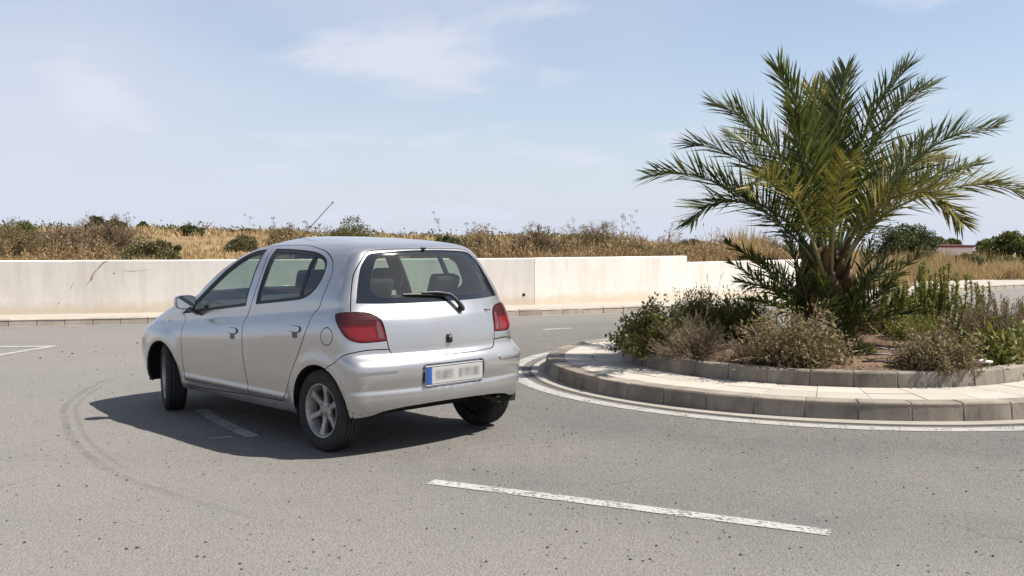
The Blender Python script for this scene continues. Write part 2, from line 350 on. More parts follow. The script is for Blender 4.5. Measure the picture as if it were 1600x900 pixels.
def build():
    G=np.zeros((len(VV),len(UVAL),3))
    for j,v in enumerate(VV):
        z,W,xr,xf,kr,kf,rr,rf=[c[j] for c in _cols]
        fade=np.clip((1.22-z)/.22,0,1)*np.clip((z-.50)/.28,0,1)
        def Wx(x):
            b=-.095*(x-.95)*fade              # belt climbs towards the rear
            ze=z-b
            w=np.interp(v-b,VV,_cols[1]) if b is not None else W
            t=x-1.05
            bow=1-np.where(t>0,.020,.034)*(t/1.6)**2*np.abs(t/1.6)**.6
            # greenhouse narrows to the rear
            return w*bow
        # rear corner: intersection of x=xr+kr y^2 and y=Wx(x)
        x=xr
        for _ in range(30):
            y=float(Wx(np.array([x]))[0]); x=.5*x+.5*(xr+kr*y*y)
        xc0,yc0=x,y
        x=xf
        for _ in range(40):
            y=float(Wx(np.array([x]))[0]); x=.5*x+.5*(xf-kf*y*y)
        xc1,yc1=x,y
        if xc1<xc0+.02: xc0=xc1=.5*(xc0+xc1); xc1+=.01
        y=np.linspace(0,yc0,N1,endpoint=False); A=np.stack([xr+kr*y*y,y],1)
        xs=np.linspace(xc0,xc1,N2,endpoint=False); ys=Wx(xs)
        # endpoints consistent
        B=np.stack([xs,ys],1)
        y=np.linspace(yc1,0,N3); C=np.stack([xf-kf*y*y,y],1)
        P=np.concatenate([A,B,C])
        s=np.concatenate([[0],np.cumsum(np.hypot(*np.diff(P,axis=0).T))])
        sc=min(1,W/.3)
        side=np.clip((P[:,0]-xr)/(xf-xr),0,1)
        sig=(rr*(1-side)+rf*side)*.75*sc+1e-4
        Q=gauss_smooth(P,s,sig)
        Q[0,1]=0;Q[-1,1]=0
        G[j,:,0]=Q[:,0];G[j,:,1]=Q[:,1];G[j,:,2]=z
    # wheel-arch lips swell
    for xa,ra,am in ((0.0,.335,.012),(2.37,.335,.016)):
        d=np.hypot(G[:,:,0]-xa,G[:,:,2]-.29)
        on=(G[:,:,1]>.55)&(G[:,:,2]<.8)
        G[:,:,1]+=np.where(on,am*np.exp(-np.clip(d-ra,0,9)**2/(2*.045**2)),0)
    # door bottom moulding
    m=np.exp(-((G[:,:,2]-.335)/.022)**4)*np.clip((G[:,:,0]-.40)/.04,0,1)*np.clip((2.0-G[:,:,0])/.04,0,1)*(G[:,:,1]>.5)
    G[:,:,1]+=.009*m
    return G
G=build()
def P(u,v):
    u=np.asarray(u,float);v=np.asarray(v,float)
    i=np.clip(np.searchsorted(UVAL,u,side='right')-1,0,len(UVAL)-2); a=np.clip((u-UVAL[i])/(UVAL[i+1]-UVAL[i]),0,1)[...,None]
    j=np.clip(np.searchsorted(VV,v,side='right')-1,0,len(VV)-2); b=np.clip((v-VV[j])/(VV[j+1]-VV[j]),0,1)[...,None]
    return (1-a)*(1-b)*G[j,i]+a*(1-b)*G[j,i+1]+(1-a)*b*G[j+1,i]+a*b*G[j+1,i+1]
def NRM():
    du=np.gradient(G,axis=1); dv=np.gradient(G,axis=0)
    # mirrored ends
    du[:,0]=[0,1,0]; du[:,-1]=[0,-1,0]
    n=np.cross(dv,du); l=np.linalg.norm(n,axis=2,keepdims=True); n=n/np.maximum(l,1e-12)
    return n
GN=NRM(); GN[-1]=[0,0,1]
if GN[80,150,1]<0: GN=-GN; GN[-1]=[0,0,1]
def Nn(u,v):
    u=np.asarray(u,float);v=np.asarray(v,float)
    i=np.clip(np.searchsorted(UVAL,u,side='right')-1,0,len(UVAL)-2); a=np.clip((u-UVAL[i])/(UVAL[i+1]-UVAL[i]),0,1)[...,None]
    j=np.clip(np.searchsorted(VV,v,side='right')-1,0,len(VV)-2); b=np.clip((v-VV[j])/(VV[j+1]-VV[j]),0,1)[...,None]
    n=(1-a)*(1-b)*GN[j,i]+a*(1-b)*GN[j,i+1]+(1-a)*b*GN[j+1,i]+a*b*GN[j+1,i+1]
    return n/np.linalg.norm(n,axis=-1,keepdims=True)

# ================================================================== the car
M_SILVER = mat_silver(); M_GLASS = mat_glass(); M_BLACK = flat('black_trim', (.012, .012, .013), .42)
M_RUBBER_GAP = flat('rubber_and_gap_shade', (.010, .010, .011), .55); M_LAMP = mat_lamp()
M_BRAKE = flat('lens_bright_red', (.145, .003, .004), .16, coat=.25); M_REV = flat('lens_smoky', (.10, .035, .035), .14, coat=.6); M_SCUFF = flat('scuff_dark', (.05, .045, .045), .8); M_SCOOP_SHADE = flat('handle_scoop_shade', (.10, .105, .115), .4, .5); M_LINING = flat('lining_black', (.016, .016, .018), .9); M_TRIM = flat('interior_trim', (.030, .031, .034), .8); M_SEAT = flat('seat_fabric', (.035, .037, .043), .92); M_LINER = flat('wheel_liner', (.008, .008, .008), .95)
M_FRIT = flat('glass_frit', (.006, .008, .011), .05, coat=.5); M_CHROME = flat('bright_metal', (.75, .75, .75), .12, 1.0); M_MIRROR = flat('mirror_glass', (.80, .86, .86), .02, 1.0)
M_LENS = flat('clear_lens', (.75, .73, .68), .08, coat=1.0)
def tyre_mat():
    m = N('tyre_rubber'); p = m.co('Object'); n = m.noise(p, 30, 4, .6)
    m.set(col=m.ramp(n, [(.3, (.016, .016, .016)), (.7, (.034, .033, .031))]), rough=.82, spec=.3); return m.m
M_TYRE = tyre_mat()
def rim_mat():
    m = N('alloy_rim'); p = m.co('Object'); n = m.noise(p, 12, 4, .6)
    m.set(col=m.ramp(n, [(.3, (.25, .24, .225)), (.7, (.40, .39, .375))]), rough=.42, metal=.55, spec=.5); return m.m
M_RIM = rim_mat()
M_DISC = flat('brake_and_back_disc', (.035, .032, .03), .7, .3)
def plate_mat():
    m = N('number_plate_print'); p = m.co('Object')
    sp = m.n.new('ShaderNodeSeparateXYZ'); m.l.new(p, sp.inputs[0])
    y, z = sp.outputs['Y'], sp.outputs['Z']
    n = m.noise(m.mapping(p, (1, 17, 5)), 1.0, 1, .3)
    band = m.ramp(m.math('ABSOLUTE', m.math('MULTIPLY', z, 18.0)), [(.35, 1.0), (.85, 0.0)], 'EASE')
    gap = m.ramp(m.math('ABSOLUTE', m.math('ADD', y, .01)), [(.008, 0.0), (.035, 1.0)], 'EASE')
    out = m.ramp(m.math('ABSOLUTE', m.math('ADD', y, .022)), [(.19, 1.0), (.23, 0.0)], 'EASE')
    f = m.math('MULTIPLY', m.math('MULTIPLY', band, m.math('MULTIPLY', gap, out)), m.ramp(n, [(.3, .25), (.62, .85)]))
    c = m.mix(f, (.36, .352, .34), (.125, .122, .12))
    blue = m.ramp(y, [(.212, 0.0), (.222, 1.0)])
    c = m.mix(blue, c, (.010, .065, .27))
    m.set(col=c, rough=.35, coat=.3); return m.m
M_PLATE = plate_mat()

Z_OF_V = lambda v: np.interp(v, VV, _cols[0])
V_OF_Z = lambda z: np.interp(z, _cols[0], VV)
def uv_xz(x, z):
    v = float(V_OF_Z(z)); g = P(UVAL, np.full(len(UVAL), v))
    return (float(np.interp(x, np.maximum.accumulate(g[:, 0] + np.arange(len(UVAL))*1e-7), UVAL)), v)
def uv_yz(y, z):
    v = float(V_OF_Z(z)); g = P(UVAL[:70], np.full(70, v)); k = int(g[:, 1].argmax())
    return (float(np.interp(y, np.maximum.accumulate(g[:k+1, 1] + np.arange(k+1)*1e-7), UVAL[:k+1])), v)
def catmull(pts, closed=True, step=.016):
    """pts: (a,b) smooth or (a,b,1) corner"""
    n = len(pts); out = []
    rng = range(n if closed else n-1)
    for i in rng:
        p1 = np.array(pts[i][:2], float); p2 = np.array(pts[(i+1) % n][:2], float)
        p0 = np.array(pts[i-1][:2], float) if (closed or i > 0) else 2*p1-p2
        p3 = np.array(pts[(i+2) % n][:2], float) if (closed or i < n-2) else 2*p2-p1
        if len(pts[i]) > 2: p0 = 2*p1-p2
        if len(pts[(i+1) % n]) > 2: p3 = 2*p2-p1
        L = np.linalg.norm(p2-p1); k = max(1, int(L/step))
        m1 = (p2-p0)*.5; m2 = (p3-p1)*.5
        for m, d in ((m1, np.linalg.norm(p1-p0)), (m2, np.linalg.norm(p3-p2))):
            if np.linalg.norm(m) > 1.2*L: m *= 1.2*L/np.linalg.norm(m)
        for j in range(k):
            t = j/k
            out.append((2*t**3-3*t**2+1)*p1+(t**3-2*t**2+t)*m1+(-2*t**3+3*t**2)*p2+(t**3-t**2)*m2)
    if not closed: out.append(np.array(pts[-1][:2], float))
    return out
def side(pts, step=.016): return np.array([uv_xz(*q) for q in catmull(pts, True, step)])
def rear(pts, step=.016): return np.array([uv_yz(*q) for q in catmull(pts, True, step)])
def uvp(pts, step=.016): return np.array(catmull(pts, True, step))
C_ = 1
def inset(poly_xz, d):
    """shrink a closed side-view outline by d"""
    q = np.array([p for p in poly_xz]); n = len(q)
    ar = .5*np.sum(q[:, 0]*np.roll(q[:, 1], -1)-np.roll(q[:, 0], -1)*q[:, 1]); s = 1 if ar > 0 else -1
    out = []
    for i in range(n):
        e0 = q[i]-q[i-1]; e1 = q[(i+1) % n]-q[i]
        e0 = e0/(np.linalg.norm(e0)+1e-9); e1 = e1/(np.linalg.norm(e1)+1e-9)
        n0 = np.array([-e0[1], e0[0]])*s; n1 = np.array([-e1[1], e1[0]])*s
        b = n0+n1; b = b/(np.linalg.norm(b)+1e-9); out.append(q[i]+b*d/max(.5, b@n0))
    return np.array(out)
win_f_xz = catmull([(2.10, .850, C_), (1.058, .969, C_), (1.050, 1.397, C_), (1.19, 1.381), (1.328, 1.329), (1.468, 1.250), (1.612, 1.154), (1.772, 1.050), (1.915, .958)])
win_r_xz = catmull([(.908, .988, C_), (.925, 1.404, C_), (.673, 1.402), (.392, 1.388), (.254, 1.365), (.174, 1.334), (.140, 1.290), (.135, 1.191), (.170, 1.118), (.245, 1.071), (.352, 1.047)])
door_f = side([(1.955, .262), (1.978, .36), (1.994, .46), (2.000, .60), (2.025, .75), (2.06, .83), (2.125, .858, C_), (1.955, .985), (1.80, 1.085), (1.635, 1.19), (1.485, 1.286), (1.34, 1.362), (1.19, 1.411), (.985, 1.428, C_),
               (.965, 1.30), (.958, 1.20), (.965, 1.05), (.985, .96), (1.012, .90), (1.026, .84), (1.015, .78), (1.0, .70), (.988, .59), (.96, .434), (.937, .292, C_)])
door_r = side([(.937, .292, C_), (.96, .434), (.988, .59), (1.0, .70), (1.015, .78), (1.026, .84), (1.012, .90), (.985, .96), (.965, 1.05), (.958, 1.20), (.965, 1.30), (.985, 1.428, C_), (.6, 1.433), (.362, 1.412), (.22, 1.388), (.115, 1.345), (.068, 1.305), (.040, 1.247), (.030, 1.16), (.033, 1.10), (.05, 1.015), (.078, .982), (.105, .955),
               (.128, .861), (.224, .673), (.336, .498), (.424, .356), (.455, .312), (.50, .300, C_)])
bar0, bar1 = (.352, 1.45), (.318, 1.02)
def quarter_split(poly, rearside):
    x = lambda z: bar1[0]+(z-bar1[1])*(bar0[0]-bar1[0])/(bar0[1]-bar1[1])
    out = []
    n = len(poly); off = -.013 if rearside else .013
    ins = lambda p: (p[0] < x(p[1])+off) if rearside else (p[0] > x(p[1])+off)
    for i in range(n):
        a, b = poly[i], poly[(i+1) % n]
        if ins(a): out.append(a)
        if ins(a) != ins(b):
            fa = a[0]-x(a[1])-off; fb = b[0]-x(b[1])-off; t = fa/(fa-fb); out.append(a+(b-a)*t)
    return np.array(out)
gi_f = inset(win_f_xz, .017); gi_f = gi_f[gi_f[:, 0] < 1.93]
gi_r = inset(win_r_xz, .017)
tosd = lambda pl: np.array([uv_xz(*q) for q in pl])
def circ(x, z, rx, rz, n=40): return np.array([uv_xz(x+rx*math.cos(2*math.pi*i/n), z+rz*math.sin(2*math.pi*i/n)) for i in range(n)])
rg_out = rear([(-.06, 1.399, C_), (.0, 1.399), (.20, 1.396), (.40, 1.385), (.470, 1.372), (.515, 1.335), (.560, 1.28), (.612, 1.17), (.645, 1.08), (.660, 1.046, C_), (.40, 1.037), (0, 1.036), (-.06, 1.036, C_)])
rg_in = rear([(-.06, 1.385, C_), (0, 1.385), (.20, 1.382), (.36, 1.370), (.43, 1.345), (.485, 1.26), (.525, 1.18), (.535, 1.12), (.500, 1.085), (.40, 1.073), (0, 1.072), (-.06, 1.072, C_)])
lamp = uvp([(.874, .972, C_), (.76, .983), (.645, .983), (.560, .968), (.503, .925), (.476, .829), (.470, .787, C_), (.56, .782), (.650, .784), (.722, .812), (.785, .875), (.850, .935)])
hatch = np.array([uv_yz(*q) for q in catmull([(-.06, 1.413, C_), (0, 1.413), (.30, 1.410), (.440, 1.402), (.487, 1.388), (.535, 1.340), (.612, 1.25), (.668, 1.13), (.70, 1.03), (.712, .985, C_), (.60, .97), (.53, .93), (.512, .829), (.507, .775), (.492, .712), (.470, .684), (.430, .668), (.24, .661), (0, .661), (-.06, .661, C_)])])
bumper_r = np.concatenate([np.array([uv_yz(*q) for q in catmull([(-.06, .661), (0, .661), (.24, .661), (.430, .668), (.470, .684), (.492, .712), (.500, .727)], False)]),
    np.array(catmull([(uv_yz(.500, .727)), (.60, .728), (.70, .714), (.78, .693), (.88, .660), (.96, .630), (1.03, .602), (1.10, .53), (1.2, .30), (1.2, .18)], False)), [(-.1, .18)]])
hood = uvp([(4.95, .70, C_), (4.30, .73), (4.12, .80), (4.00, .90), (3.98, .96, C_), (4.2, .985), (4.95, 1.0, C_)])
bumper_f = uvp([(4.95, .10, C_), (3.86, .10, C_), (3.90, .50), (4.02, .60, C_), (4.3, .615), (4.95, .69, C_)])
head = uvp([(4.07, .60, C_), (4.02, .68), (4.06, .76), (4.16, .765), (4.34, .715), (4.45, .66), (4.42, .62), (4.25, .61)])
wind_out = uvp([(4.95, 1.02, C_), (4.22, 1.005), (4.14, 1.02, C_), (4.135, 1.2), (4.14, 1.375), (4.20, 1.403), (4.95, 1.412, C_)])
wind_in = uvp([(4.95, 1.055, C_), (4.25, 1.045), (4.185, 1.065), (4.18, 1.2), (4.185, 1.345), (4.25, 1.375), (4.95, 1.382, C_)])
fender = side([(1.9, .15, C_), (1.9, .80, C_), (2.06, .875, C_), (2.15, .965, C_), (2.5, 1.0, C_), (3.2, 1.0, C_), (3.2, .15, C_)], .03)
bottom = uvp([(-.1, .10, C_), (-.1, .338, C_), (.15, .336), (.40, .325), (.56, .305), (.62, .284), (.74, .272), (.86, .300, C_), (.95, .225, C_), (1.5, .222), (3.2, .222), (3.6, .21), (4.0, .215), (4.95, .235, C_), (4.95, .10, C_)], .03)
plate_uv = rear([(-.06, .607, C_), (.26, .607), (.283, .600), (.290, .580), (.290, .470), (.280, .452), (.26, .447), (-.06, .447, C_)])
PANELS = [  # name, outline, material, sink (m), gap (m), crosses the centre line
    ('cut', circ(-.008, .288, .322, .322), None, 0, 0, 0), ('cut', circ(2.372, .280, .322, .322), None, 0, 0, 0), ('cut', bottom, None, 0, 0, 0),
    ('tail_light', lamp, M_LAMP, -.004, .0025, 0), ('headlight', head, M_LENS, 0, .002, 0), ('fuel_cap', circ(-.113, .817, .067, .060), M_SILVER, 0, .0028, 0),
    ('front_glass', tosd(gi_f), M_GLASS, .010, 0, 0), ('rear_glass', tosd(quarter_split(gi_r, False)), M_GLASS, .010, 0, 0), ('quarter_glass', tosd(quarter_split(gi_r, True)), M_GLASS, .010, 0, 0),
    ('front_window_seal', tosd(win_f_xz), M_RUBBER_GAP, .004, -.004, 0), ('rear_window_seal', tosd(win_r_xz), M_RUBBER_GAP, .004, -.004, 0),
    ('back_glass', rg_in, M_GLASS, .003, 0, 1), ('back_glass_border', rg_out, M_FRIT, .0055, -.006, 1), ('windscreen', wind_in, M_GLASS, .003, 0, 1), ('windscreen_border', wind_out, M_FRIT, .0055, -.006, 1),
    ('plate_recess', plate_uv, M_SILVER, .020, .0012, 1), ('front_door', door_f, M_SILVER, 0, .0042, 0), ('rear_door', door_r, M_SILVER, 0, .0042, 0), ('tailgate', hatch, M_SILVER, 0, .0042, 1), ('rear_bumper', bumper_r, M_SILVER, -.002, .0036, 1),
    ('front_bumper', bumper_f, M_SILVER, 0, .0028, 1), ('bonnet', hood, M_SILVER, 0, .003, 1), ('front_wing', fender, M_SILVER, 0, .0025, 0)]

def inside(poly, pts):
    x, y = pts[:, 0], pts[:, 1]; r = np.zeros(len(pts), bool); q = poly; j = len(q)-1
    for i in range(len(q)):
        c = ((q[i, 1] > y) != (q[j, 1] > y))
        if c.any():
            with np.errstate(divide='ignore', invalid='ignore'):
                r ^= c & (x < (q[j, 0]-q[i, 0])*(y-q[i, 1])/(q[j, 1]-q[i, 1]+1e-15)+q[i, 0])
        j = i
    return r
def body_panels():
    u0, u1, v0, v1 = 0.0, float(UMAX), .18, float(VMAX)
    pts = []; edges = []
    def addpoly(q, closed=True):
        q = np.array(q, float)
        q[:, 0] = np.clip(q[:, 0], u0, u1); q[:, 1] = np.clip(q[:, 1], v0, v1)
        keep = [0]
        for i in range(1, len(q)):
            if np.abs(q[i]-q[keep[-1]]).max() > .0012: keep.append(i)
        q = q[keep]; b = len(pts)
        pts.extend(map(tuple, q)); m = len(q)
        for i in range(m if closed else m-1): edges.append((b+i, b+(i+1) % m))
    for nm, pl, *_ in PANELS: addpoly(pl)
    addpoly([(u, v0) for u in np.linspace(u0, u1, 120)] + [(u1, v) for v in np.linspace(v0, v1, 70)[1:]] + [(u, v1) for u in np.linspace(u1, u0, 120)[1:]] + [(u0, v) for v in np.linspace(v1, v0, 70)[1:-1]])
    A = np.array(pts)
    gu = np.concatenate([np.linspace(u0, .75, 34)[1:], np.linspace(.75, 1.1, 18)[1:], np.linspace(1.1, 3.8, 104)[1:], np.linspace(3.8, 4.2, 18)[1:], np.linspace(4.2, u1, 24)[1:-1]])
    gv = np.concatenate([np.arange(.20, .78, .022), np.arange(.78, 1.05, .012), np.arange(1.05, 1.36, .024), np.arange(1.36, v1-.01, .024)])
    gg = np.array([(u, v) for v in gv for u in gu]); keep = np.ones(len(gg), bool)
    for k in range(0, len(gg), 400):
        d = np.abs(gg[k:k+400, None, :]-A[None]).max(2).min(1); keep[k:k+400] = d > .0075
    allp = pts + [tuple(q) for q in gg[keep]]
    vv, ee, ff, *_ = delaunay_2d_cdt([Vector(q) for q in allp], edges, [], 0, 1e-6)
    V2 = np.array([tuple(q) for q in vv]); T = np.array([tuple(f) for f in ff if len(f) == 3])
    cen = V2[T].mean(1)
    own = np.full(len(T), -1)
    for i, (nm, pl, *_r) in enumerate(PANELS):
        own[(own == -1) & inside(np.asarray(pl), cen)] = i
    V3 = P(V2[:, 0], V2[:, 1]); NN = Nn(V2[:, 0], V2[:, 1])
    V3[V2[:, 0] < 1e-6, 1] = 0; V3[V2[:, 0] > u1-1e-6, 1] = 0
    # drop slivers
    ar = np.linalg.norm(np.cross(V3[T[:, 1]]-V3[T[:, 0]], V3[T[:, 2]]-V3[T[:, 0]]), axis=1); T = T[ar > 1e-10]; own = own[ar > 1e-10]
    # orientation outward
    fn = np.cross(V3[T[:, 1]]-V3[T[:, 0]], V3[T[:, 2]]-V3[T[:, 0]]); flip = (fn*NN[T].mean(1)).sum(1) < 0
    T[flip] = T[flip][:, ::-1]
    return V2, V3, NN, T, own
def panel_mesh(name, V3, NN, T, mat, sink, gap, mirror, depth=.022, dark=True):
    ids, inv = np.unique(T, return_inverse=True); t = inv.reshape(-1, 3); p = V3[ids].copy(); n = NN[ids].copy()
    # boundary edges
    e = np.concatenate([t[:, [0, 1]], t[:, [1, 2]], t[:, [2, 0]]]); key = np.sort(e, axis=1); _, idx, cnt = np.unique(key, axis=0, return_index=True, return_counts=True)
    be = e[idx[cnt == 1]]
    be = be[~((np.abs(p[be[:, 0], 1]) < 1e-5) & (np.abs(p[be[:, 1], 1]) < 1e-5))]
    if gap and len(be):
        off = np.zeros_like(p)
        d = p[be[:, 1]]-p[be[:, 0]]; d /= np.linalg.norm(d, axis=1, keepdims=True)+1e-12
        inn = np.cross(n[be[:, 0]], d)
        np.add.at(off, be[:, 0], inn); np.add.at(off, be[:, 1], inn)
        l = np.linalg.norm(off, axis=1, keepdims=True); off = np.where(l > 1e-6, off/np.maximum(l, 1e-6), 0)
        off[np.abs(p[:, 1]) < 1e-5, 1] = 0
        p += off*gap
    p -= n*sink
    verts = [p]; norms = [n]; faces = [t]; nv = len(p)
    if gap and len(be):
        bi = np.unique(be); mp = {b: k for k, b in enumerate(bi)}
        top = p[bi]; low = p[bi]-n[bi]*depth
        d = p[be[:, 1]]-p[be[:, 0]]; fnm = np.cross(d, n[be[:, 0]]); fnm /= np.linalg.norm(fnm, axis=1, keepdims=True)+1e-12
        sn = np.zeros_like(top)
        for (a, b), q in zip(be, fnm): sn[mp[a]] += q; sn[mp[b]] += q
        sn /= np.linalg.norm(sn, axis=1, keepdims=True)+1e-9
        m = len(bi); ff = []
        for a, b in be:
            ia, ib = nv+mp[a], nv+mp[b]; ff += [(ib, ia, ia+m), (ib, ia+m, ib+m)]
        # round the rim: blend rim normal
        verts += [top, low]; norms += [sn*.8+n[bi]*.6, sn]; faces.append(np.array(ff)); nv += 2*m
    v = np.concatenate(verts); nn = np.concatenate(norms); f = np.concatenate(faces)
    if mirror == 2:      # mirrored copy only
        v = v*[1, -1, 1]; nn = nn*[1, -1, 1]; f = f[:, ::-1]
    elif mirror == 1:    # both halves in one piece
        k = len(v); v2 = v*[1, -1, 1]; v = np.concatenate([v, v2]); nn = np.concatenate([nn, nn*[1, -1, 1]]); f = np.concatenate([f, f[:, ::-1]+k])
    nn = nn/(np.linalg.norm(nn, axis=1, keepdims=True)+1e-12)
    nb = len(t)                                  # the rest is the turned-in rim: coloured black as shade inside the shut lines
    fm = np.ones(len(f), np.int32); fm[:nb] = 0
    if mirror == 1: fm[len(f)//2:len(f)//2+nb] = 0
    me = mesh(name, v, f, None, True, [mat, M_RUBBER_GAP if (dark and mat is M_SILVER) else mat], fm)
    me.normals_split_custom_set_from_vertices([tuple(q) for q in nn])
    return me

def build_car():
    car = empty('parked_car', (-0.773, 7.656, 0), R(90+44.4))
    tag(car, 'silver five door hatchback with alloy wheels seen from behind on the road', 'car')
    V2, V3, NN, T, own = body_panels()
    objs = {}
    shell = T[own == -1]
    objs['body_shell'] = obj('body_shell', panel_mesh('body_shell', V3, NN, shell, M_SILVER, 0, .0036, 1), car)
    names = []
    for i, (nm, pl, mat, sink, gap, cross) in enumerate(PANELS):
        if nm == 'cut': continue
        t = T[own == i]
        if len(t) == 0: continue
        if cross: objs[nm] = [obj(nm, panel_mesh(nm, V3, NN, t, mat, sink, gap, 1), car)]
        else: objs[nm] = [obj(nm, panel_mesh(nm, V3, NN, t, mat, sink, gap, 0), car), obj(nm, panel_mesh(nm, V3, NN, t, mat, sink, gap, 2), car)]
    def under(ch, pa):
        for a, b in zip(objs[ch], objs[pa]): a.parent = b
    for ch, pa in (('front_glass', 'front_door'), ('front_window_seal', 'front_door'), ('rear_glass', 'rear_door'), ('quarter_glass', 'rear_door'), ('rear_window_seal', 'rear_door'), ('back_glass', 'tailgate'), ('back_glass_border', 'tailgate'), ('windscreen_border', 'windscreen')): under(ch, pa)
    # inner skin: trim behind every opaque panel, coloured black to keep the gaps dark
    glassy = [i for i, q in enumerate(PANELS) if q[0] in ('front_glass', 'rear_glass', 'quarter_glass', 'back_glass', 'windscreen') or q[0] == 'cut']
    op = T[~np.isin(own, glassy)]
    objs['lining'] = obj('interior_lining', panel_mesh('interior_lining', V3, NN, op, M_LINING, .030, 0, 1), car)
    # ---- pieces laid on the skin
    def on_skin(name, uvpoly, h, mat, parent, mirror, grid=.02, dark=False):
        q = np.asarray(uvpoly); lo = q.min(0); hi = q.max(0)
        gp = np.array([(a, b) for a in np.arange(lo[0], hi[0], grid) for b in np.arange(lo[1], hi[1], grid/2)])
        gp = gp[inside(q, gp)] if len(gp) else gp
        if len(gp): gp = gp[np.abs(gp[:, None]-q[None]).max(2).min(1) > .005]
        pts = [Vector(a) for a in q] + [Vector(a) for a in gp]
        vv, ee, ff, *_ = delaunay_2d_cdt(pts, [(i, (i+1) % len(q)) for i in range(len(q))], [], 1, 1e-7)
        v2 = np.array([tuple(a) for a in vv]); t = np.array([tuple(f) for f in ff if len(f) == 3])
        v3 = P(v2[:, 0], v2[:, 1]); nn = Nn(v2[:, 0], v2[:, 1])
        fn = np.cross(v3[t[:, 1]]-v3[t[:, 0]], v3[t[:, 2]]-v3[t[:, 0]]); fl = (fn*nn[t].mean(1)).sum(1) < 0; t[fl] = t[fl][:, ::-1]
        return obj(name, panel_mesh(name, v3, nn, t, mat, -h, .0015, mirror, depth=h+.004, dark=dark), parent)
    strip = np.concatenate([catmull([uv_yz(.487, .617), (.60, .622), (.72, .624), (.84, .617), (.862, .600), (.845, .580), (.76, .583), (.60, .583), uv_yz(.487, .583)], False, .01), catmull([uv_yz(.487, .583), (.442, .59), (.442, .61), uv_yz(.487, .617)], False, .01)[1:-1]])
    for mi, nb in ((0, 0), (2, 0)):
        on_skin('bumper_rub_strip', strip, .011, M_SILVER, objs['rear_bumper'][0], mi)
    # lamp segments and bumper scuffs
    for mi, k in ((0, 0), (2, 1)):
        tl = objs['tail_light'][k]
        on_skin('brake_lens', uvp([(.535, .800, C_), (.655, .800), (.705, .822), (.745, .862), (.752, .884, C_), (.60, .884), (.545, .882, C_)], .008), .0052, M_BRAKE, tl, mi)
        on_skin('reverse_lens', uvp([(.486, .800, C_), (.525, .800, C_), (.535, .882, C_), (.530, .925), (.512, .912), (.495, .86)], .008), .0052, M_REV, tl, mi)
    for (u_, v_, a_, b_) in ((.868, .520, .010, .004), (.850, .455, .004, .012), (.838, .430, .005, .006), (.842, .405, .007, .004), (.79, .325, .012, .005), (.775, .335, .006, .004), (.755, .312, .010, .006), (.80, .350, .004, .007), (.70, .300, .014, .004), (.72, .48, .003, .008), (.88, .545, .006, .003)):
        on_skin('scuff', [(u_+a_*math.cos(t)*(1+.3*math.sin(3*t)), v_+b_*math.sin(t)*(1+.3*math.cos(2*t))) for t in np.linspace(0, 6.283, 10, endpoint=False)], .0026, M_SCUFF, objs['rear_bumper'][0], 0)
    # door handles
    for (x, z, dr) in ((1.165, .762, 'front_door'), (.287, .834, 'rear_door')):
        for mi, k in ((0, 0), (2, 1)):
            cup = [(x+.072*math.cos(a), z-.012+.036*math.sin(a)) for a in np.linspace(0, 2*math.pi, 28, endpoint=False)]
            hd = [(x+(.070 if math.cos(a) > 0 else .075)*np.sign(math.cos(a))*abs(math.cos(a))**.55, z+.008+.021*np.sign(math.sin(a))*abs(math.sin(a))**.6) for a in np.linspace(0, 2*math.pi, 36, endpoint=False)]
            cp = [(x-.012+.036*np.sign(math.cos(a))*abs(math.cos(a))**.6, z-.034+.024*np.sign(math.sin(a))*abs(math.sin(a))**.6) for a in np.linspace(0, 2*math.pi, 28, endpoint=False)]
            on_skin('handle_recess_shade', tosd(cp), .0012, M_SCOOP_SHADE, objs[dr][k], mi)  # flat dark patch, painted shade of the hollow under the handle
            hg = [(x+(px_-x)*1.09, z+.008+(pz_-z-.008)*1.22) for px_, pz_ in hd]
            on_skin('handle_groove_shade', tosd(hg), .0020, M_RUBBER_GAP, objs[dr][k], mi)  # thin black ring drawn as the dark groove round the handle
            on_skin('door_handle', tosd(hd), .009, M_SILVER, objs[dr][k], mi, dark=True)  # side rim coloured black too, as a dark outline
    # side repeater
    for mi in (0, 2):
        on_skin('side_repeater', circ(2.36, .772, .026, .013, 20), .010, M_LENS, car, mi)
    # door seam moulding
    # lower lip of the bumper
    bp = [uv_yz(y, z) for y, z in ((0, .453), (.3, .450), (.55, .445))]
    # tailgate furniture
    tg = objs['tailgate'][0]
    def rx(y, z): q = P(np.array([uv_yz(abs(y), z)[0]]), np.array([float(V_OF_Z(z))]))[0]; return q[0]
    m = MB(); x0 = rx(0, .775)
    m.tube([(x0+.004, 0, .787), (x0-.012, 0, .787)], .020, 20); m.build('lock_ring', M_BLACK, tg, True, auto=40)
    m = MB(); m.box((x0-.024, -.017, .742), (x0-.004, .017, .786)); m.build('tailgate_pull', M_BLACK, tg, bevel=.006, smooth=True)
    m = MB(); m.tube([(x0-.010, .0, .790), (x0-.017, .0, .790)], .011, 16); m.build('key_barrel', M_CHROME, tg, True, auto=40)
    for yy in (-.44,):
        xb = rx(.44, .952)
        m = MB(); m.box((-.004, -.042, -.008), (.004, .042, .008)); o = m.build('model_badge', M_RIM, tg, bevel=.003, loc=(xb-.004, yy, .952)); o.rotation_euler = (0, R(-20), R(-24))
    # rear wiper: boss, arm with a knee, blade
    m = MB()
    def wp(y, z, off): return (rx(y, z)-off, y, z)
    m.tube([wp(-.165, .975, -.01), wp(-.165, .975, .035)], [.022, .018], 16)
    m.tube([wp(-.165, .975, .034), wp(-.150, 1.005, .040), wp(-.115, 1.050, .040), wp(-.075, 1.083, .036), wp(.03, 1.100, .032), wp(.16, 1.102, .026)], [.017, .0165, .015, .0135, .010, .007], 8)
